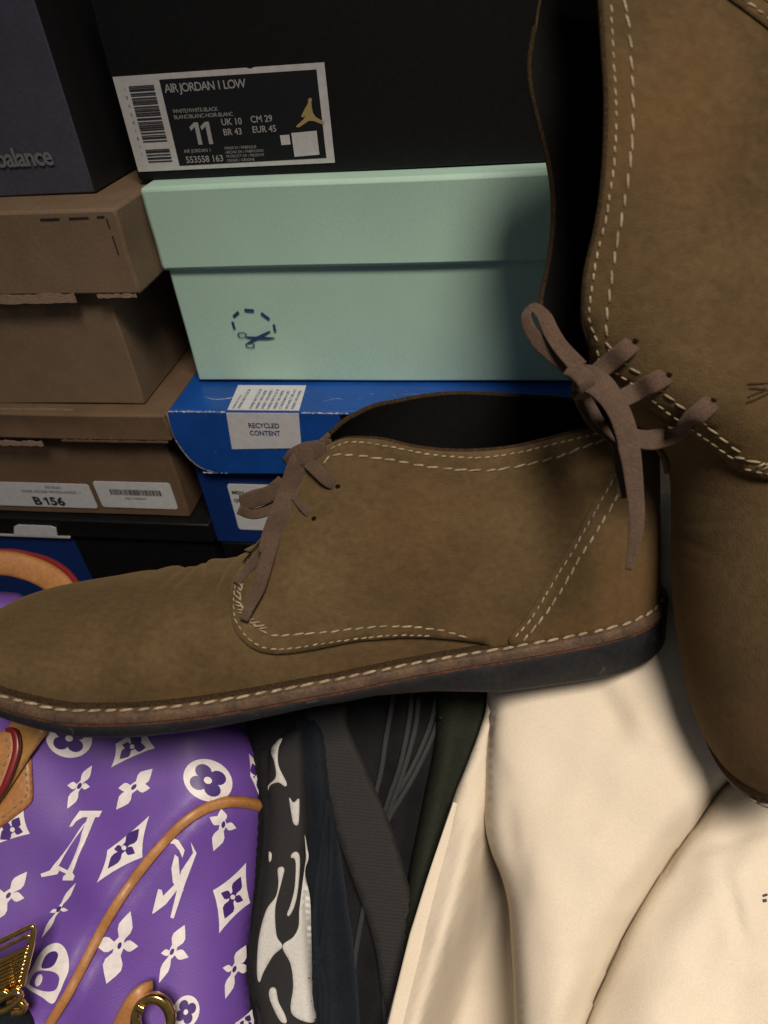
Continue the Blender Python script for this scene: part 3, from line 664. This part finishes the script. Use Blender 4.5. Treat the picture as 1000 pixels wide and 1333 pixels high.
def lace(root, Bt, strands):
    first = None
    for pts, kw in strands:
        o = ribbon('shoelace' if first is None else 'lace_strand', lift(Bt, pts), M['lace'], root if first is None else first, **kw)
        if first is None: first = o
    return first
def eyelets(root, pts, r):
    for x, y, d in pts:
        a = np.linspace(0, 2 * np.pi, 12, endpoint=False)
        C = atv(x + r * np.cos(a), y + r * .8 * np.sin(a), d); bk = atv(x + r * np.cos(a), y + r * .8 * np.sin(a), d + .002)
        V, Fc = shell(C, bk, [list(range(12))], [(i, (i + 1) % 12) for i in range(12)]); obj('eyelet', V, Fc, M['hole'], root, False)
D = .300
lace(boot1, B1, [
    ([(424, 586, -.003, 20), (406, 590, -.008, 28), (392, 604, -.010, 33), (379, 640, -.010, 33), (367, 672, -.009, 34), (356, 700, -.0075, 32), (349, 722, -.0065, 27)], dict(flat=.11)),
    ([(354, 704, -.0085, 15), (340, 722, -.0075, 14), (322, 742, -.0055, 12), (307, 759, -.0035, 11)], dict(flat=.4)),
    ([(357, 694, -.0095, 20), (347, 730, -.0085, 19), (337, 765, -.0065, 17), (325, 790, -.005, 14), (317, 807, -.0035, 12)], dict(flat=.25)),
    ([(368, 624, .304, 14), (352, 642, .305, 22), (332, 649, .303, 25), (313, 655, .300, 24)], dict(flat=.16, twist=[.2, .6])),
    ([(364, 655, .308, 12), (346, 665, .308, 15), (328, 669, .305, 14), (311, 664, .300, 12)], dict(flat=.3)),
    ([(396, 598, -.007, 15), (411, 611, -.005, 17), (425, 624, -.003, 17), (436, 631, .0005, 16), (442, 634, .006, 14)], dict(flat=.22)),
    ([(384, 645, -.003, 12), (395, 660, -.002, 12), (406, 671, .001, 11), (411, 676, .006, 10)], dict(flat=.25)),
    ([(432, 577, -.001, 12), (416, 583, -.004, 21), (401, 588, -.010, 27), (385, 596, -.0105, 28), (374, 606, -.006, 22)], dict(flat=.14)),
])
eyelets(boot1, [(x, y, d) for x, y, d, _ in lift(B1, [(440, 633, -.0003, 0), (409, 675, -.0003, 0)])], 3.6)
lace(boot2, B2, [
    ([(746, 494, .224, 30), (764, 492, .219, 38), (786, 506, .216, 38), (805, 534, .216, 35), (816, 564, .217, 32), (820, 592, .219, 28)], dict(flat=.10, twist=[0, .3, .1])),
    ([(758, 494, .227, 24), (738, 476, .229, 21), (718, 460, .230, 20), (701, 445, .231, 19), (689, 427, .232, 17), (685, 411, .233, 15), (691, 401, .233, 15)], dict(flat=.22, twist=[0, .5, .9])),
    ([(688, 404, .233, 15), (698, 401, .232, 20), (709, 412, .230, 24), (717, 430, .229, 24), (730, 451, .227, 23), (754, 478, .224, 24)], dict(flat=.13, twist=[.6, .2, 0])),
    ([(748, 502, .229, 28), (760, 522, .233, 36), (774, 546, .235, 38), (790, 568, .232, 31), (806, 588, .225, 24)], dict(flat=.12, twist=[.5, .9])),
    ([(738, 482, .221, 16), (750, 484, .2165, 22), (762, 494, .215, 26), (764, 508, .218, 24), (757, 518, .225, 18)], dict(flat=.25)),
    ([(814, 566, .2185, 30), (821, 592, .218, 29), (826, 630, .221, 27), (829, 668, .223, 24), (827, 700, .225, 18), (822, 724, .226, 12), (818, 742, .227, 8)], dict(flat=.14, twist=[0, .3, -.3])),
    ([(807, 574, .224, 23), (812, 610, .225, 23), (816, 648, .226, 22)], dict(flat=.14)),
    ([(766, 494, .225, 22), (790, 475, -.004, 25), (810, 459, -.003, 25), (825, 446, .0006, 23), (832, 440, .007, 20)], dict(flat=.16)),
    ([(800, 524, .222, 23), (826, 511, -.004, 25), (850, 499, -.003, 26), (869, 488, .0006, 24), (877, 484, .007, 20)], dict(flat=.16)),
    ([(812, 565, .222, 22), (843, 573, -.008, 26), (875, 565, -.008, 27), (902, 545, -.0055, 27), (926, 524, -.0005, 25), (934, 516, .007, 21)], dict(flat=.16)),
])
eyelets(boot2, [(x, y, d) for x, y, d, _ in lift(B2, [(828, 443, -.0003, 0), (872, 487, -.0003, 0), (930, 520, -.0003, 0)])], 4)
slab('tongue', [(738, 372), (752, 356), (786, 344), (792, 400), (785, 445), (768, 448), (752, 415)], lambda x, y: .268 + 0 * x, M['suede_edge'], boot2, step=8, thick=.003, roll=.002, rollpx=8)
# pressed emblem on the standing boot
for pl in ([(974, 500), (985, 499), (1000, 498), (1015, 492)], [(976, 505), (988, 506), (998, 506)], [(974, 517), (985, 512), (1000, 507), (1012, 503)], [(972, 524), (984, 520), (1000, 512), (1020, 504)]):
    ribbon('pressed_line', lift(B2, [(x, y, -.0001, 2.2) for x, y in pl]), M['suede_edge'], boot2, flat=.3)

# ------------------------------------------------------------------ purple bag
PIPE = smooth_line([(345, 1051), (322, 1045), (296, 1044), (268, 1052), (240, 1070), (212, 1098), (184, 1132), (158, 1168), (134, 1208), (112, 1250), (90, 1292), (64, 1335), (40, 1385), (20, 1440)], step=6)
def pipe_d(x, y):
    P = np.stack([np.ravel(x), np.ravel(y)], 1)
    return np.min(np.linalg.norm(P[:, None] - PIPE[None, ::3], axis=2), axis=1).reshape(np.shape(x))
def bag_d(x, y):
    x = np.asarray(x, float); y = np.asarray(y, float); dp = pipe_d(x, y)
    d = .343 - .000088 * (y - 960) + .0000018 * np.clip(960 - y, 0, None) ** 2 * .1
    d = d - .0065 * np.exp(-(dp / 55) ** 2) + .0030 * np.exp(-(dp / 9) ** 2)
    d = d + .030 * np.clip((x - 215) / 135, 0, 1.2) ** 2.2
    d = d + .0022 * np.sin(x / 33. + y / 61.) * np.exp(-((x - 60) / 90.) ** 2) + .0012 * np.sin((x - y) / 26.) * np.exp(-((x - 110) / 70.) ** 2)
    return d
bag = thing('handbag', at(100, 1150, .40), 'purple handbag with white monogram print, tan piping and leather trim', 'handbag')
slab('body', [(-330, 800), (-120, 768), (0, 770), (40, 782), (110, 850), (200, 905), (300, 940), (338, 968), (347, 1000), (347, 1060), (340, 1150), (332, 1200), (326, 1262), (332, 1310), (340, 1380), (330, 1520), (100, 1560), (-200, 1540), (-340, 1400), (-370, 1100)],
     bag_d, M['purple'], bag, step=9, drop=(0, .01, -.09), roll=.012, rollpx=18, bstep=7)
ribbon('piping', [(x, y, bag_d(np.array([x]), np.array([y]))[0] - .0018, 13) for x, y in PIPE[::4]], M['tan'], bag, flat=.9, n=160)
def bz(x, y): return x * .36, 900 + y * .36
def decal(name, pts, m, lift, parent=None, step=5, sm=False):
    P = np.array([bz(*p) for p in pts])
    v, f, be = fill(P, step); d = bag_d(v[:, 0], v[:, 1])
    return obj(name, atv(v[:, 0], v[:, 1], d - lift), f, m, parent or bag, True)
def petals(c, tips, fat=.30, waist=.16):
    c = np.array(c, float); out = []; n = len(tips); tips = [np.array(t, float) for t in tips]
    for i, t in enumerate(tips):
        d = t - c; L = np.linalg.norm(d); d /= L; nx = np.array([-d[1], d[0]])
        nb = np.linalg.norm(tips[(i + 1) % n] - c); Wp = fat * min(L, nb * 1.25)
        for a, e in ((.22, -.45), (.42, -.95), (.58, -1), (.76, -.62), (1, 0), (.76, .62), (.58, 1), (.42, .95), (.22, .45)):
            out.append(c + d * L * a + nx * e * Wp)
    return out
SL = lambda p: [tuple(q) for q in smooth_line(p, step=9, closed=True)]
def disc(c, rx, ry, a=0, n=18):
    t = np.linspace(0, 2 * np.pi, n, endpoint=False); x, y = rx * np.cos(t), ry * np.sin(t); a = math.radians(a)
    return np.stack([c[0] + x * math.cos(a) - y * math.sin(a), c[1] + x * math.sin(a) + y * math.cos(a)], 1)
for c, tips in (((287, 342), [(333, 268), (325, 345), (243, 425), (243, 340)]), ((484, 346), [(552, 280), (543, 350), (420, 428), (428, 350)]),
                ((808, 482), [(800, 425), (855, 495), (772, 578), (758, 455)]), ((30, 738), [(98, 652), (88, 748), (-30, 835), (-40, 735)]),
                ((212, 788), [(275, 692), (247, 792), (150, 893), (180, 800)]), ((432, 920), [(472, 795), (500, 922), (385, 1058), (340, 912)]),
                ((622, 942), [(668, 845), (682, 962), (575, 1055), (582, 948)]), ((848, 1005), [(890, 918), (905, 1000), (815, 1112), (805, 1000)]),
                ((-150, 980), [(-110, 880), (-80, 985), (-200, 1090), (-220, 980)]), ((420, 1330), [(460, 1240), (490, 1340), (370, 1440), (350, 1330)])):
    ft = petals(c, tips, fat=.20 if c == (212, 788) else .30)
    fo = decal('printed_flower', ft, M['motif'], .00035)
    v1 = np.array(tips[0], float) - np.array(tips[2], float); aa = math.degrees(math.atan2(v1[1], v1[0]))
    decal('flower_centre', disc(c, 13, 7, aa, 10), M['purple_print'], .0006, fo)
def diamond(c, tips):
    c = np.array(c, float); P = []
    for i in range(4):
        a, b2 = np.array(tips[i], float), np.array(tips[(i + 1) % 4], float); mid = (a + b2) / 2; mid = mid + (c - mid) * .22
        for t in np.linspace(0, 1, 7)[:-1]: P.append((1 - t) ** 2 * a + 2 * t * (1 - t) * mid + t * t * b2)
    o = decal('printed_diamond', P, M['motif'], .00035)
    it = [c + (np.array(t, float) - c) * .60 for t in tips]
    q = decal('diamond_flower', petals(c, it, fat=.36), M['purple_print'], .0006, o)
    decal('diamond_dot', disc(c, 9, 9, 0, 9), M['motif'], .0009, o)
for c, tips in (((448, 566), [(540, 450), (515, 600), (350, 692), (388, 575)]), ((842, 744), [(890, 620), (905, 765), (793, 875), (770, 720)]),
                ((478, 200), [(520, 110), (560, 205), (402, 275), (418, 190)]), ((45, 500), [(85, 425), (108, 515), (-30, 560), (-25, 470)]),
                ((930, 312), [(900, 225), (955, 262), (945, 402), (905, 305)]), ((890, 1200), [(912, 1150), (930, 1215), (860, 1290), (850, 1200)])): diamond(c, tips)
def roundel(c, rx, ry, a):
    o = decal('printed_roundel', disc(c, rx, ry, a, 28), M['motif'], .00035)
    t = math.radians(a); ux, uy = np.array([math.cos(t), math.sin(t)]), np.array([-math.sin(t), math.cos(t)]); c = np.array(c, float)
    for k in range(4):
        q = math.radians(45 + 90 * k); decal('roundel_petal', disc(c + ux * rx * .42 * math.cos(q) * 1.05 + uy * ry * .42 * math.sin(q) * 1.05, rx * .34, ry * .34, a, 14), M['purple_print'], .0006, o)
    decal('roundel_core', disc(c, rx * .3, ry * .3, a, 10), M['purple_print'], .00062, o)
    decal('roundel_dot', disc(c, rx * .17, ry * .17, a, 10), M['motif'], .0009, o)
roundel((752, 322), 92, 74, 25); roundel((250, 170), 84, 70, 10); roundel((672, 1160), 48, 62, 20)
def strokes(name, polys):
    first = None
    for p in polys:
        o = decal(name if first is None else 'letter_stroke', p, M['motif'], .00035 + (.00008 if first is not None else 0), first, step=4); first = first or o
strokes('printed_letters', [
    [(250, 490), (262, 468), (288, 432), (370, 432), (358, 455), (300, 455), (275, 470), (262, 488)],
    [(318, 452), (346, 452), (262, 655), (270, 668), (264, 684), (226, 684), (228, 670), (240, 660)],
    [(300, 482), (314, 470), (206, 640), (214, 652), (206, 662), (150, 672), (147, 660), (180, 648)],
    [(206, 628), (246, 648), (240, 660), (200, 642)]])
strokes('printed_letters', [
    [(604, 548), (620, 530), (645, 538), (668, 575), (660, 602), (648, 575), (630, 552)],
    [(690, 545), (711, 585), (668, 700), (628, 822), (616, 818), (640, 720), (655, 650), (698, 585)],
    [(632, 590), (645, 600), (650, 660), (664, 720), (650, 735), (625, 690), (620, 640)],
    [(572, 715), (585, 718), (590, 740), (640, 690), (655, 700), (600, 770), (560, 800), (550, 805)]])
pad = decal('printed_padlock', SL([(92, 1050), (112, 1010), (140, 955), (170, 922), (205, 910), (232, 925), (248, 965), (248, 1010), (232, 1050), (215, 1090), (190, 1130), (150, 1105), (100, 1075)]), M['motif'], .00035)
decal('padlock_shackle_gap', SL([(150, 1000), (160, 965), (178, 945), (200, 940), (210, 955), (198, 985), (180, 1000)]), M['purple_print'], .0006, pad)
decal('padlock_face', SL([(108, 1050), (130, 1015), (165, 1010), (200, 1018), (214, 1040), (200, 1080), (160, 1085), (115, 1068)]), M['purple'], .0006, pad)
decal('padlock_keyhole', disc((140, 1045), 12, 24, 20, 10), M['motif'], .0009, pad)
# leather trim
def bd(off): return lambda x, y: bag_d(x, y) - off
tab = slab('leather_tab', [(30, 990), (40, 985), (42, 1005), (43, 1032), (40, 1046), (20, 1063), (0, 1078), (-40, 1106), (-80, 1120), (-90, 1080), (-30, 1050)], bd(.0022), M['tan'], bag, step=6, thick=.003, roll=.0012, rollpx=5)
def px_stitch(pts, dfun, parent, pitch, L, wd, m='thread'):
    P = smooth_line(pts, step=2); C = atv(P[:, 0], P[:, 1], dfun(P[:, 0], P[:, 1])); kk = .33 / F
    stitches('seam_stitching', C, np.tile(RB[:, 2], (len(C), 1)), pitch * kk, L * kk, wd * kk, M[m], parent)
px_stitch([(33, 995), (34, 1015), (34, 1036), (20, 1050), (4, 1063), (-20, 1078)], bd(.0024), tab, 9, 5, 2.6)
strap = slab('leather_strap', [(14, 940), (40, 940), (62, 950), (50, 970), (40, 984), (20, 1015), (0, 1044), (-50, 1112), (-90, 1120), (-60, 1060), (-10, 1000)], bd(.0055), M['tan_strap'], bag, step=7, thick=.003, roll=.0012, rollpx=6)
hb = slab('handle_base', [(-60, 965), (-20, 958), (0, 953), (10, 949), (18, 950), (22, 965), (22, 980), (12, 1011), (0, 1034), (-40, 1085), (-80, 1090)], bd(.0095), M['tan'], bag, step=7, thick=.0035, roll=.0012, rollpx=5)
ribbon('red_edge', [(8, 950, float(bd(.0092)(8, 950)), 5), (18, 952, float(bd(.0092)(18, 952)), 8), (22, 968, float(bd(.0092)(22, 968)), 9), (20, 985, float(bd(.0092)(20, 985)), 9), (10, 1013, float(bd(.0092)(10, 1013)), 8), (-2, 1035, float(bd(.0092)(-2, 1035)), 7), (-40, 1085, float(bd(.0092)(-40, 1085)), 6)], M['red_edge'], hb, flat=.8)
px_stitch([(5, 958), (10, 970), (10, 984), (6, 995), (2, 1007), (-8, 1020)], bd(.0098), hb, 11, 5, 3)
hd = ribbon('handle', [(-95, 850, .372, 30), (-85, 800, .376, 32), (-62, 760, .382, 33), (-28, 738, .386, 33), (8, 733, .388, 33), (44, 741, .388, 33), (72, 755, .386, 34), (92, 776, .382, 34), (104, 805, .376, 34), (108, 850, .365, 32)], M['tan'], bag, flat=.75, n=60, seg=16)
ribbon('red_edge', [(-80, 760, .3815, 6), (-30, 722, .386, 6), (8, 717, .388, 6), (42, 722, .388, 6), (70, 732, .386, 7), (92, 749, .383, 8), (108, 775, .378, 8), (118, 810, .372, 8)], M['red_edge'], hd, flat=.9)
# gold hardware hanging on the bag
gb = thing('gold_charm', at(10, 1260, .305), 'gold trapezoid charm with ribbed face on the purple bag', 'bag charm')
gz = lambda x, y: (x * .26, 1130 + y * .26)
def gtube(name, pts, wd, d, par, flat=.9): return ribbon(name, [(*gz(x, y), d - .0 + 0 * x, wd) for x, y in pts], M['gold'], par, flat=flat, n=max(16, 6 * len(pts)))
gd = .293
gtube('frame', [(-140, 440), (-60, 400), (60, 338), (150, 296), (170, 303), (166, 350), (150, 430), (128, 520), (112, 590)], 6.5, gd, gb)
gtube('frame', [(-140, 478), (-40, 430), (70, 372), (140, 340), (150, 352), (146, 380)], 4.5, gd + .0005, gb)
pl = slab('plate', [gz(*p) for p in ((-140, 520), (0, 455), (100, 405), (146, 385), (140, 450), (118, 540), (100, 610), (40, 640), (-140, 690))], lambda x, y: 0 * x + gd + .0022, M['gold'], gb, step=4, thick=.002)
for k in range(9): gtube('engraved_rib', [(-140, 540 + k * 17), (20, 462 + k * 18.5), (146 - k * 5, 402 + k * 20)], 2.6 + (k % 3) * .7, gd + .0018, pl)
gtube('foot', [(-100, 690), (-20, 668), (30, 640), (70, 622), (100, 632), (96, 660), (60, 690), (10, 715), (-80, 735)], 8, gd - .001, gb)
gtube('foot', [(40, 675), (85, 668), (120, 690), (110, 715), (60, 722)], 9, gd + .0015, gb)
gtube('bead', [(8, 628), (20, 622), (32, 628)], 8, gd - .001, gb); gtube('bead', [(72, 612), (84, 606), (96, 612)], 8, gd - .001, gb)
ring_pts = [(850 , 800), (858, 760), (835, 705), (795, 670), (745, 655), (700, 662), (672, 690)]
gr = thing('gold_ring', at(200, 1325, .31), 'gold ring in a tan leather loop on the purple bag', 'bag ring')
gtube('ring', [(768 + 88 * math.cos(t), 762 + 112 * math.sin(t)) for t in np.linspace(-3.3, 2.98, 26)], 13, .2975, gr)
ribbon('leather_loop', [(198, 1282, .307, 12), (188, 1290, .3035, 20), (178, 1302, .302, 26), (168, 1320, .303, 28), (156, 1345, .306, 28)], M['tan'], gr, flat=.5)
gtube('bead', [(690, 690), (705, 700), (722, 706)], 12, .2965, gr)
# floor pouch edge seen under the charm
slab_o = slab('denim_pouch', [(-60, 1296), (0, 1300), (25, 1305), (40, 1318), (45, 1345), (30, 1420), (-80, 1420)], lambda x, y: bag_d(x, y) - .004, M['navy_cloth'], None, step=10, thick=.006, roll=.004, rollpx=10)
tag(slab_o, 'dark blue cloth corner peeking out below the gold charm', 'cloth')

# ------------------------------------------------------------------ garments between bag and cream cloth
def cl(base, slope, amp=0., fx=20., fy=90., ph=0., skew=0.):
    return lambda x, y: base - slope * (y - 900) + skew * (x - 450) + amp * np.sin(x / fx + y / fy + ph)
G = slab('black_jacket', [(330, 880), (450, 860), (600, 850), (660, 870), (650, 960), (610, 1100), (560, 1220), (520, 1340), (480, 1500), (330, 1500), (320, 1300), (330, 1100)],
         lambda x, y: .362 - .000075 * (y - 900) + .0035 * np.sin(x / 13. + y / 120.) * np.exp(-((x - 530) / 70.) ** 2), M['black_cloth'], None, step=8, drop=(0, .01, -.05), roll=.01, rollpx=25)
tag(G, 'black jacket with corded seams crumpled under the boot', 'jacket')
for pts in ([(513, 900), (509, 925), (502, 965), (497, 1000), (490, 1030), (476, 1080)], [(536, 900), (534, 930), (528, 965), (520, 1000), (508, 1035), (494, 1080)], [(545, 905), (542, 940), (534, 975), (522, 1015), (505, 1062), (496, 1085)], [(576, 905), (570, 938), (556, 975), (536, 1015), (506, 1066), (492, 1100)], [(568, 905), (562, 938), (548, 975), (528, 1015), (500, 1060), (484, 1090)], [(480, 1150), (470, 1200), (462, 1250), (458, 1300), (455, 1345)], [(494, 1190), (498, 1240), (500, 1290), (502, 1340)]):
    ribbon('corded_seam', [(x, y, .362 - .000075 * (y - 900) + .0035 * math.sin(x / 13. + y / 120.) * math.exp(-((x - 530) / 70.) ** 2) - .0016, 7) for x, y in pts], M['cord'], G, flat=.8)
ol = slab('olive_cloth', [(575, 890), (640, 885), (650, 920), (630, 1000), (600, 1080), (570, 1160), (545, 1230), (520, 1240), (530, 1150), (548, 1060), (566, 970)], lambda x, y: .353 - .00007 * (y - 900) - .004 * np.exp(-((x - 590 + (y - 950) * .22) / 18.) ** 2), M['olive'], None, step=8, drop=(0, .01, -.05), roll=.008, rollpx=18)
tag(ol, 'dark olive cloth fold beside the cream bag', 'garment')
bolt = ribbon('snap_stud', [(573, 934, .349, 4), (576, 935, .348, 4)], M['cord'], ol, flat=1)
dn = slab('denim_garment', [(385, 930), (420, 950), (430, 1010), (440, 1090), (452, 1180), (462, 1260), (470, 1400), (470, 1500), (390, 1500), (395, 1350), (390, 1200), (395, 1060)], lambda x, y: .352 - .00008 * (y - 900) + .003 * np.sin(x / 9. - y / 200. + 1), M['navy_cloth'], None, step=7, drop=(0, .01, -.05), roll=.006, rollpx=14)
tag(dn, 'dark navy denim garment with raised seams beside the printed scarf', 'garment')
for pts in ([(427, 1040), (425, 1055), (420, 1100), (412, 1160), (410, 1210), (415, 1260), (420, 1335)], [(434, 1070), (432, 1084), (430, 1140), (424, 1200), (418, 1240)], [(410, 1250), (420, 1265), (424, 1300), (423, 1345)], [(416, 1240), (410, 1290), (412, 1345)], [(428, 1040), (432, 1075), (436, 1110)]):
    ribbon('raised_seam', [(x, y, .352 - .00008 * (y - 900) + .003 * math.sin(x / 9. - y / 200. + 1) - .0016, 7) for x, y in pts], M['navy_cloth'], dn, flat=.8)
wb = slab('webbing_strap', [(396, 925), (447, 915), (453, 945), (470, 985), (490, 1030), (510, 1078), (526, 1130), (541, 1187), (552, 1240), (556, 1300), (550, 1400), (535, 1420), (518, 1360), (499, 1300), (490, 1240), (478, 1195), (467, 1165), (440, 1090), (420, 1020), (407, 960)], lambda x, y: .3535 - .000075 * (y - 900), M['webbing'], None, step=7, thick=.002, roll=.001, rollpx=4)
tag(wb, 'flat black webbing strap lying diagonally over the dark clothes', 'strap')
# black and white printed scarf
def sc_d(x, y): return .344 - .00009 * (y - 960) + .003 * np.sin(y / 55. + x / 40.) + .00007 * np.clip(365 - x, 0, 40)
SCARF = [(350, 985), (360, 965), (378, 950), (395, 948), (398, 980), (400, 1040), (402, 1080), (398, 1140), (403, 1200), (406, 1260), (412, 1340), (420, 1480), (350, 1490), (336, 1330), (326, 1280), (326, 1240), (334, 1190), (342, 1130), (347, 1060), (346, 1015)]
sf = slab('scarf', SCARF, sc_d, M['print_black'], None, step=7, drop=(0, .008, -.05), roll=.008, rollpx=14)
tag(sf, 'black and off white printed scarf squeezed against the purple bag', 'scarf')
sz = lambda x, y: (310 + x * .35, 870 + y * .35)
def spatch(pts):
    P = smooth_line([sz(*p) for p in pts], step=3, closed=True); v, f, be = fill(P, 5); d = sc_d(v[:, 0], v[:, 1])
    e = np.clip(1 - edge_dist(np.array(smooth_line(SCARF, step=5, closed=True)), v) / 14, 0, 1); d = d + .008 * (1 - np.sqrt(np.clip(1 - e ** 2, 0, 1)))
    obj('printed_patch', *shell(atv(v[:, 0], v[:, 1], d - .0004), atv(v[:, 0], v[:, 1], d + .0004), f, be), M['print_white'], sf)
spatch([(150, 265), (165, 262), (150, 300), (150, 360), (180, 425), (175, 440), (150, 425), (120, 435), (110, 460), (112, 435), (140, 405), (135, 350), (122, 305)])
spatch([(190, 480), (205, 500), (220, 488), (228, 490), (225, 575), (215, 585), (205, 575), (198, 540)])
spatch([(200, 690), (215, 682), (228, 695), (230, 740), (222, 830), (208, 890), (190, 922), (182, 915), (195, 880), (210, 820), (215, 740), (210, 708), (196, 705)])
spatch([(248, 620), (262, 700), (250, 760), (268, 860), (272, 980), (275, 1100), (280, 1220), (285, 1315), (200, 1285), (205, 1180), (195, 1100), (165, 1035), (205, 1000), (225, 960), (228, 900), (240, 800), (252, 700)])
spatch([(148, 745), (172, 745), (160, 800), (140, 880), (138, 940), (145, 1000), (165, 1035), (130, 1070), (95, 1130), (78, 1170), (70, 1120), (78, 1000), (105, 900), (140, 850), (150, 800)])
spatch([(120, 1190), (140, 1192), (150, 1240), (175, 1290), (180, 1320), (155, 1310), (125, 1250), (115, 1215)])
for y0, x0 in ((700, 118), (940, 64)): spatch([(x0 - 4, y0 - 18), (x0 + 6, y0 - 12), (x0 + 5, y0 + 14), (x0 - 3, y0 + 20)])
ribbon('hem', [(*sz(x, y), float(sc_d(*[np.array(q) for q in sz(x, y)])) + .004, 12) for x, y in ((100, 300), (98, 420), (112, 560), (105, 680), (88, 820), (68, 960), (48, 1100), (62, 1200), (100, 1280), (120, 1400))], M['black_cloth'], sf, flat=.7)

# ------------------------------------------------------------------ cream cloths
def cd(x, y): return .345 - .000110 * (y - 900) - .000050 * np.clip(x - 600, -50, 500)
def wr(x, y): return .0011 * np.sin(x / 41. + y / 67. + 1) + .0007 * np.sin(x / 27. - y / 37. + np.sin(y / 50.)) + .0005 * np.sin((x + y) / 19. + np.sin(x / 31.) * 1.5) * np.sin(x / 60. - y / 45.)
EDGE0 = [(648, 880), (630, 935), (612, 985), (592, 1035), (572, 1095), (556, 1150), (540, 1205), (522, 1265), (503, 1333), (485, 1420), (470, 1500)]
def c0_d(x, y):
    e = x - (665 - (1333 - y) * .05)
    xe = np.interp(y, [p[1] for p in EDGE0], [p[0] for p in EDGE0])
    q = np.clip((x - xe - 34) / 62., 0, 1); q = q * q * (3 - 2 * q)
    return cd(x, y) + .012 * np.clip((x - xe) / 40, 0, 1) ** 1.5 * np.clip((1080 - y) / 100., 0, 1) + .052 * q * np.clip((y - 900) / 130., .25, 1) - .003 + .0035 * np.sin((x + (y - 1100) * .32) / 22. + 1.2) * np.clip((y - 950) / 250., 0, 1) + .00008 * np.clip(600 - x, 0, 200)
cream = thing('dust_bag', at(700, 1150, .37), 'cream cotton dust bag with a folded over flap, under the heel of the lying boot', 'dust bag', None)
slab('under_layer', EDGE0 + [(600, 1540), (800, 1540), (840, 1200), (820, 900), (740, 840)], c0_d, M['cream'], cream, step=9, drop=(0, .01, -.05), roll=.006, rollpx=10)
hemp = smooth_line([(585, 1045), (572, 1090), (558, 1140), (544, 1195), (529, 1255), (512, 1325), (495, 1400), (485, 1450)], n=24)
ribbon('hem', [(x + 8, y, float(c0_d(np.array(x + 8.), np.array(y))) - .0008, 6 + 20 * min(1, k / 10)) for k, (x, y) in enumerate(hemp)], M['cream'], cream, flat=.25)
FOLD = [(642, 880), (637, 930), (634, 985), (632, 1040), (632, 1075), (640, 1105), (655, 1140), (665, 1180), (668, 1220), (671, 1270), (674, 1333), (678, 1420), (690, 1520)]
def c1_d(x, y):
    xf = np.interp(y, [p[1] for p in FOLD], [p[0] for p in FOLD])
    k = np.clip((x - xf) / 70., 0, 1)
    d = cd(x, y) - .010 - .010 * np.sin(np.pi / 2 * k) + wr(x, y)
    d = d + .0035 * np.exp(-((x - (668 + (y - 1100) * .06)) / 16.) ** 2) * np.exp(-((y - 1150) / 45.) ** 2)
    xs = np.interp(y, [1020, 1100, 1160, 1240, 1333, 1400], [938, 882, 842, 800, 762, 745])
    d = d + .010 * np.exp(-((x - xs) / 26.) ** 2) * np.clip((y - 1000) / 90., 0, 1)
    d = d + .004 * np.exp(-(((x - 800) - (y - 940) * .5) / 22.) ** 2) * np.exp(-((y - 920) / 60.) ** 2)
    return d
slab('flap', FOLD + [(800, 1540), (760, 1400), (768, 1333), (802, 1245), (846, 1165), (886, 1105), (942, 1024), (1000, 990), (1100, 950), (1150, 800), (1120, 660), (1000, 640), (880, 640), (852, 655), (846, 700), (845, 780), (838, 850), (800, 865), (720, 868)], c1_d, M['cream'], cream, step=8, drop=(0, .012, -.03), roll=.012, rollpx=20)
def c2_d(x, y):
    xs = np.interp(y, [1020, 1100, 1160, 1240, 1333, 1400], [938, 882, 842, 800, 762, 745])
    k = np.clip((x - xs) / 120., 0, 1)
    d = cd(x, y) - .0095 - .010 * np.sin(np.pi / 2 * k) + 1.3 * wr(x + 40, y)
    d = d + .0022 * np.exp(-((x - 955 - (y - 1180) * .25) / 9.) ** 2) * np.exp(-((y - 1190) / 45.) ** 2) + .0015 * np.exp(-((y - 1110 + (x - 900) * .35) / 10.) ** 2) * np.clip((x - 880) / 60, 0, 1)
    return d
c2 = slab('cream_pouch', [(946, 1016), (1010, 1000), (1150, 980), (1260, 1060), (1300, 1250), (1260, 1500), (1000, 1560), (780, 1540), (740, 1430), (756, 1345), (790, 1262), (832, 1178), (872, 1118), (908, 1070)], c2_d, M['cream'], None, step=9, drop=(0, .012, -.05), roll=.010, rollpx=16)
tag(c2, 'second cream cotton pouch at the lower right, below the standing boot toe', 'pouch')
for q in ([(993, 1165), (999, 1163), (1000, 1166), (994, 1168)], [(993, 1171), (998, 1170), (999, 1174), (994, 1175)]):
    v, f, be = fill(np.array(q, float), 4); d = c2_d(v[:, 0], v[:, 1]); obj('printed_letter', *shell(atv(v[:, 0], v[:, 1], d - .0004), atv(v[:, 0], v[:, 1], d + .0004), f, be), M['ink'], c2, False)
gg = slab('cloth_fold', [(838, 640), (862, 652), (866, 690), (862, 740), (856, 800), (840, 830), (820, 800), (820, 660)], lambda x, y: .352 - .0001 * (y - 700), M['grey_green'], None, step=8, thick=.01, roll=.005, rollpx=10)
tag(gg, 'grey green cloth fold between the boot heel and the standing boot', 'cloth')
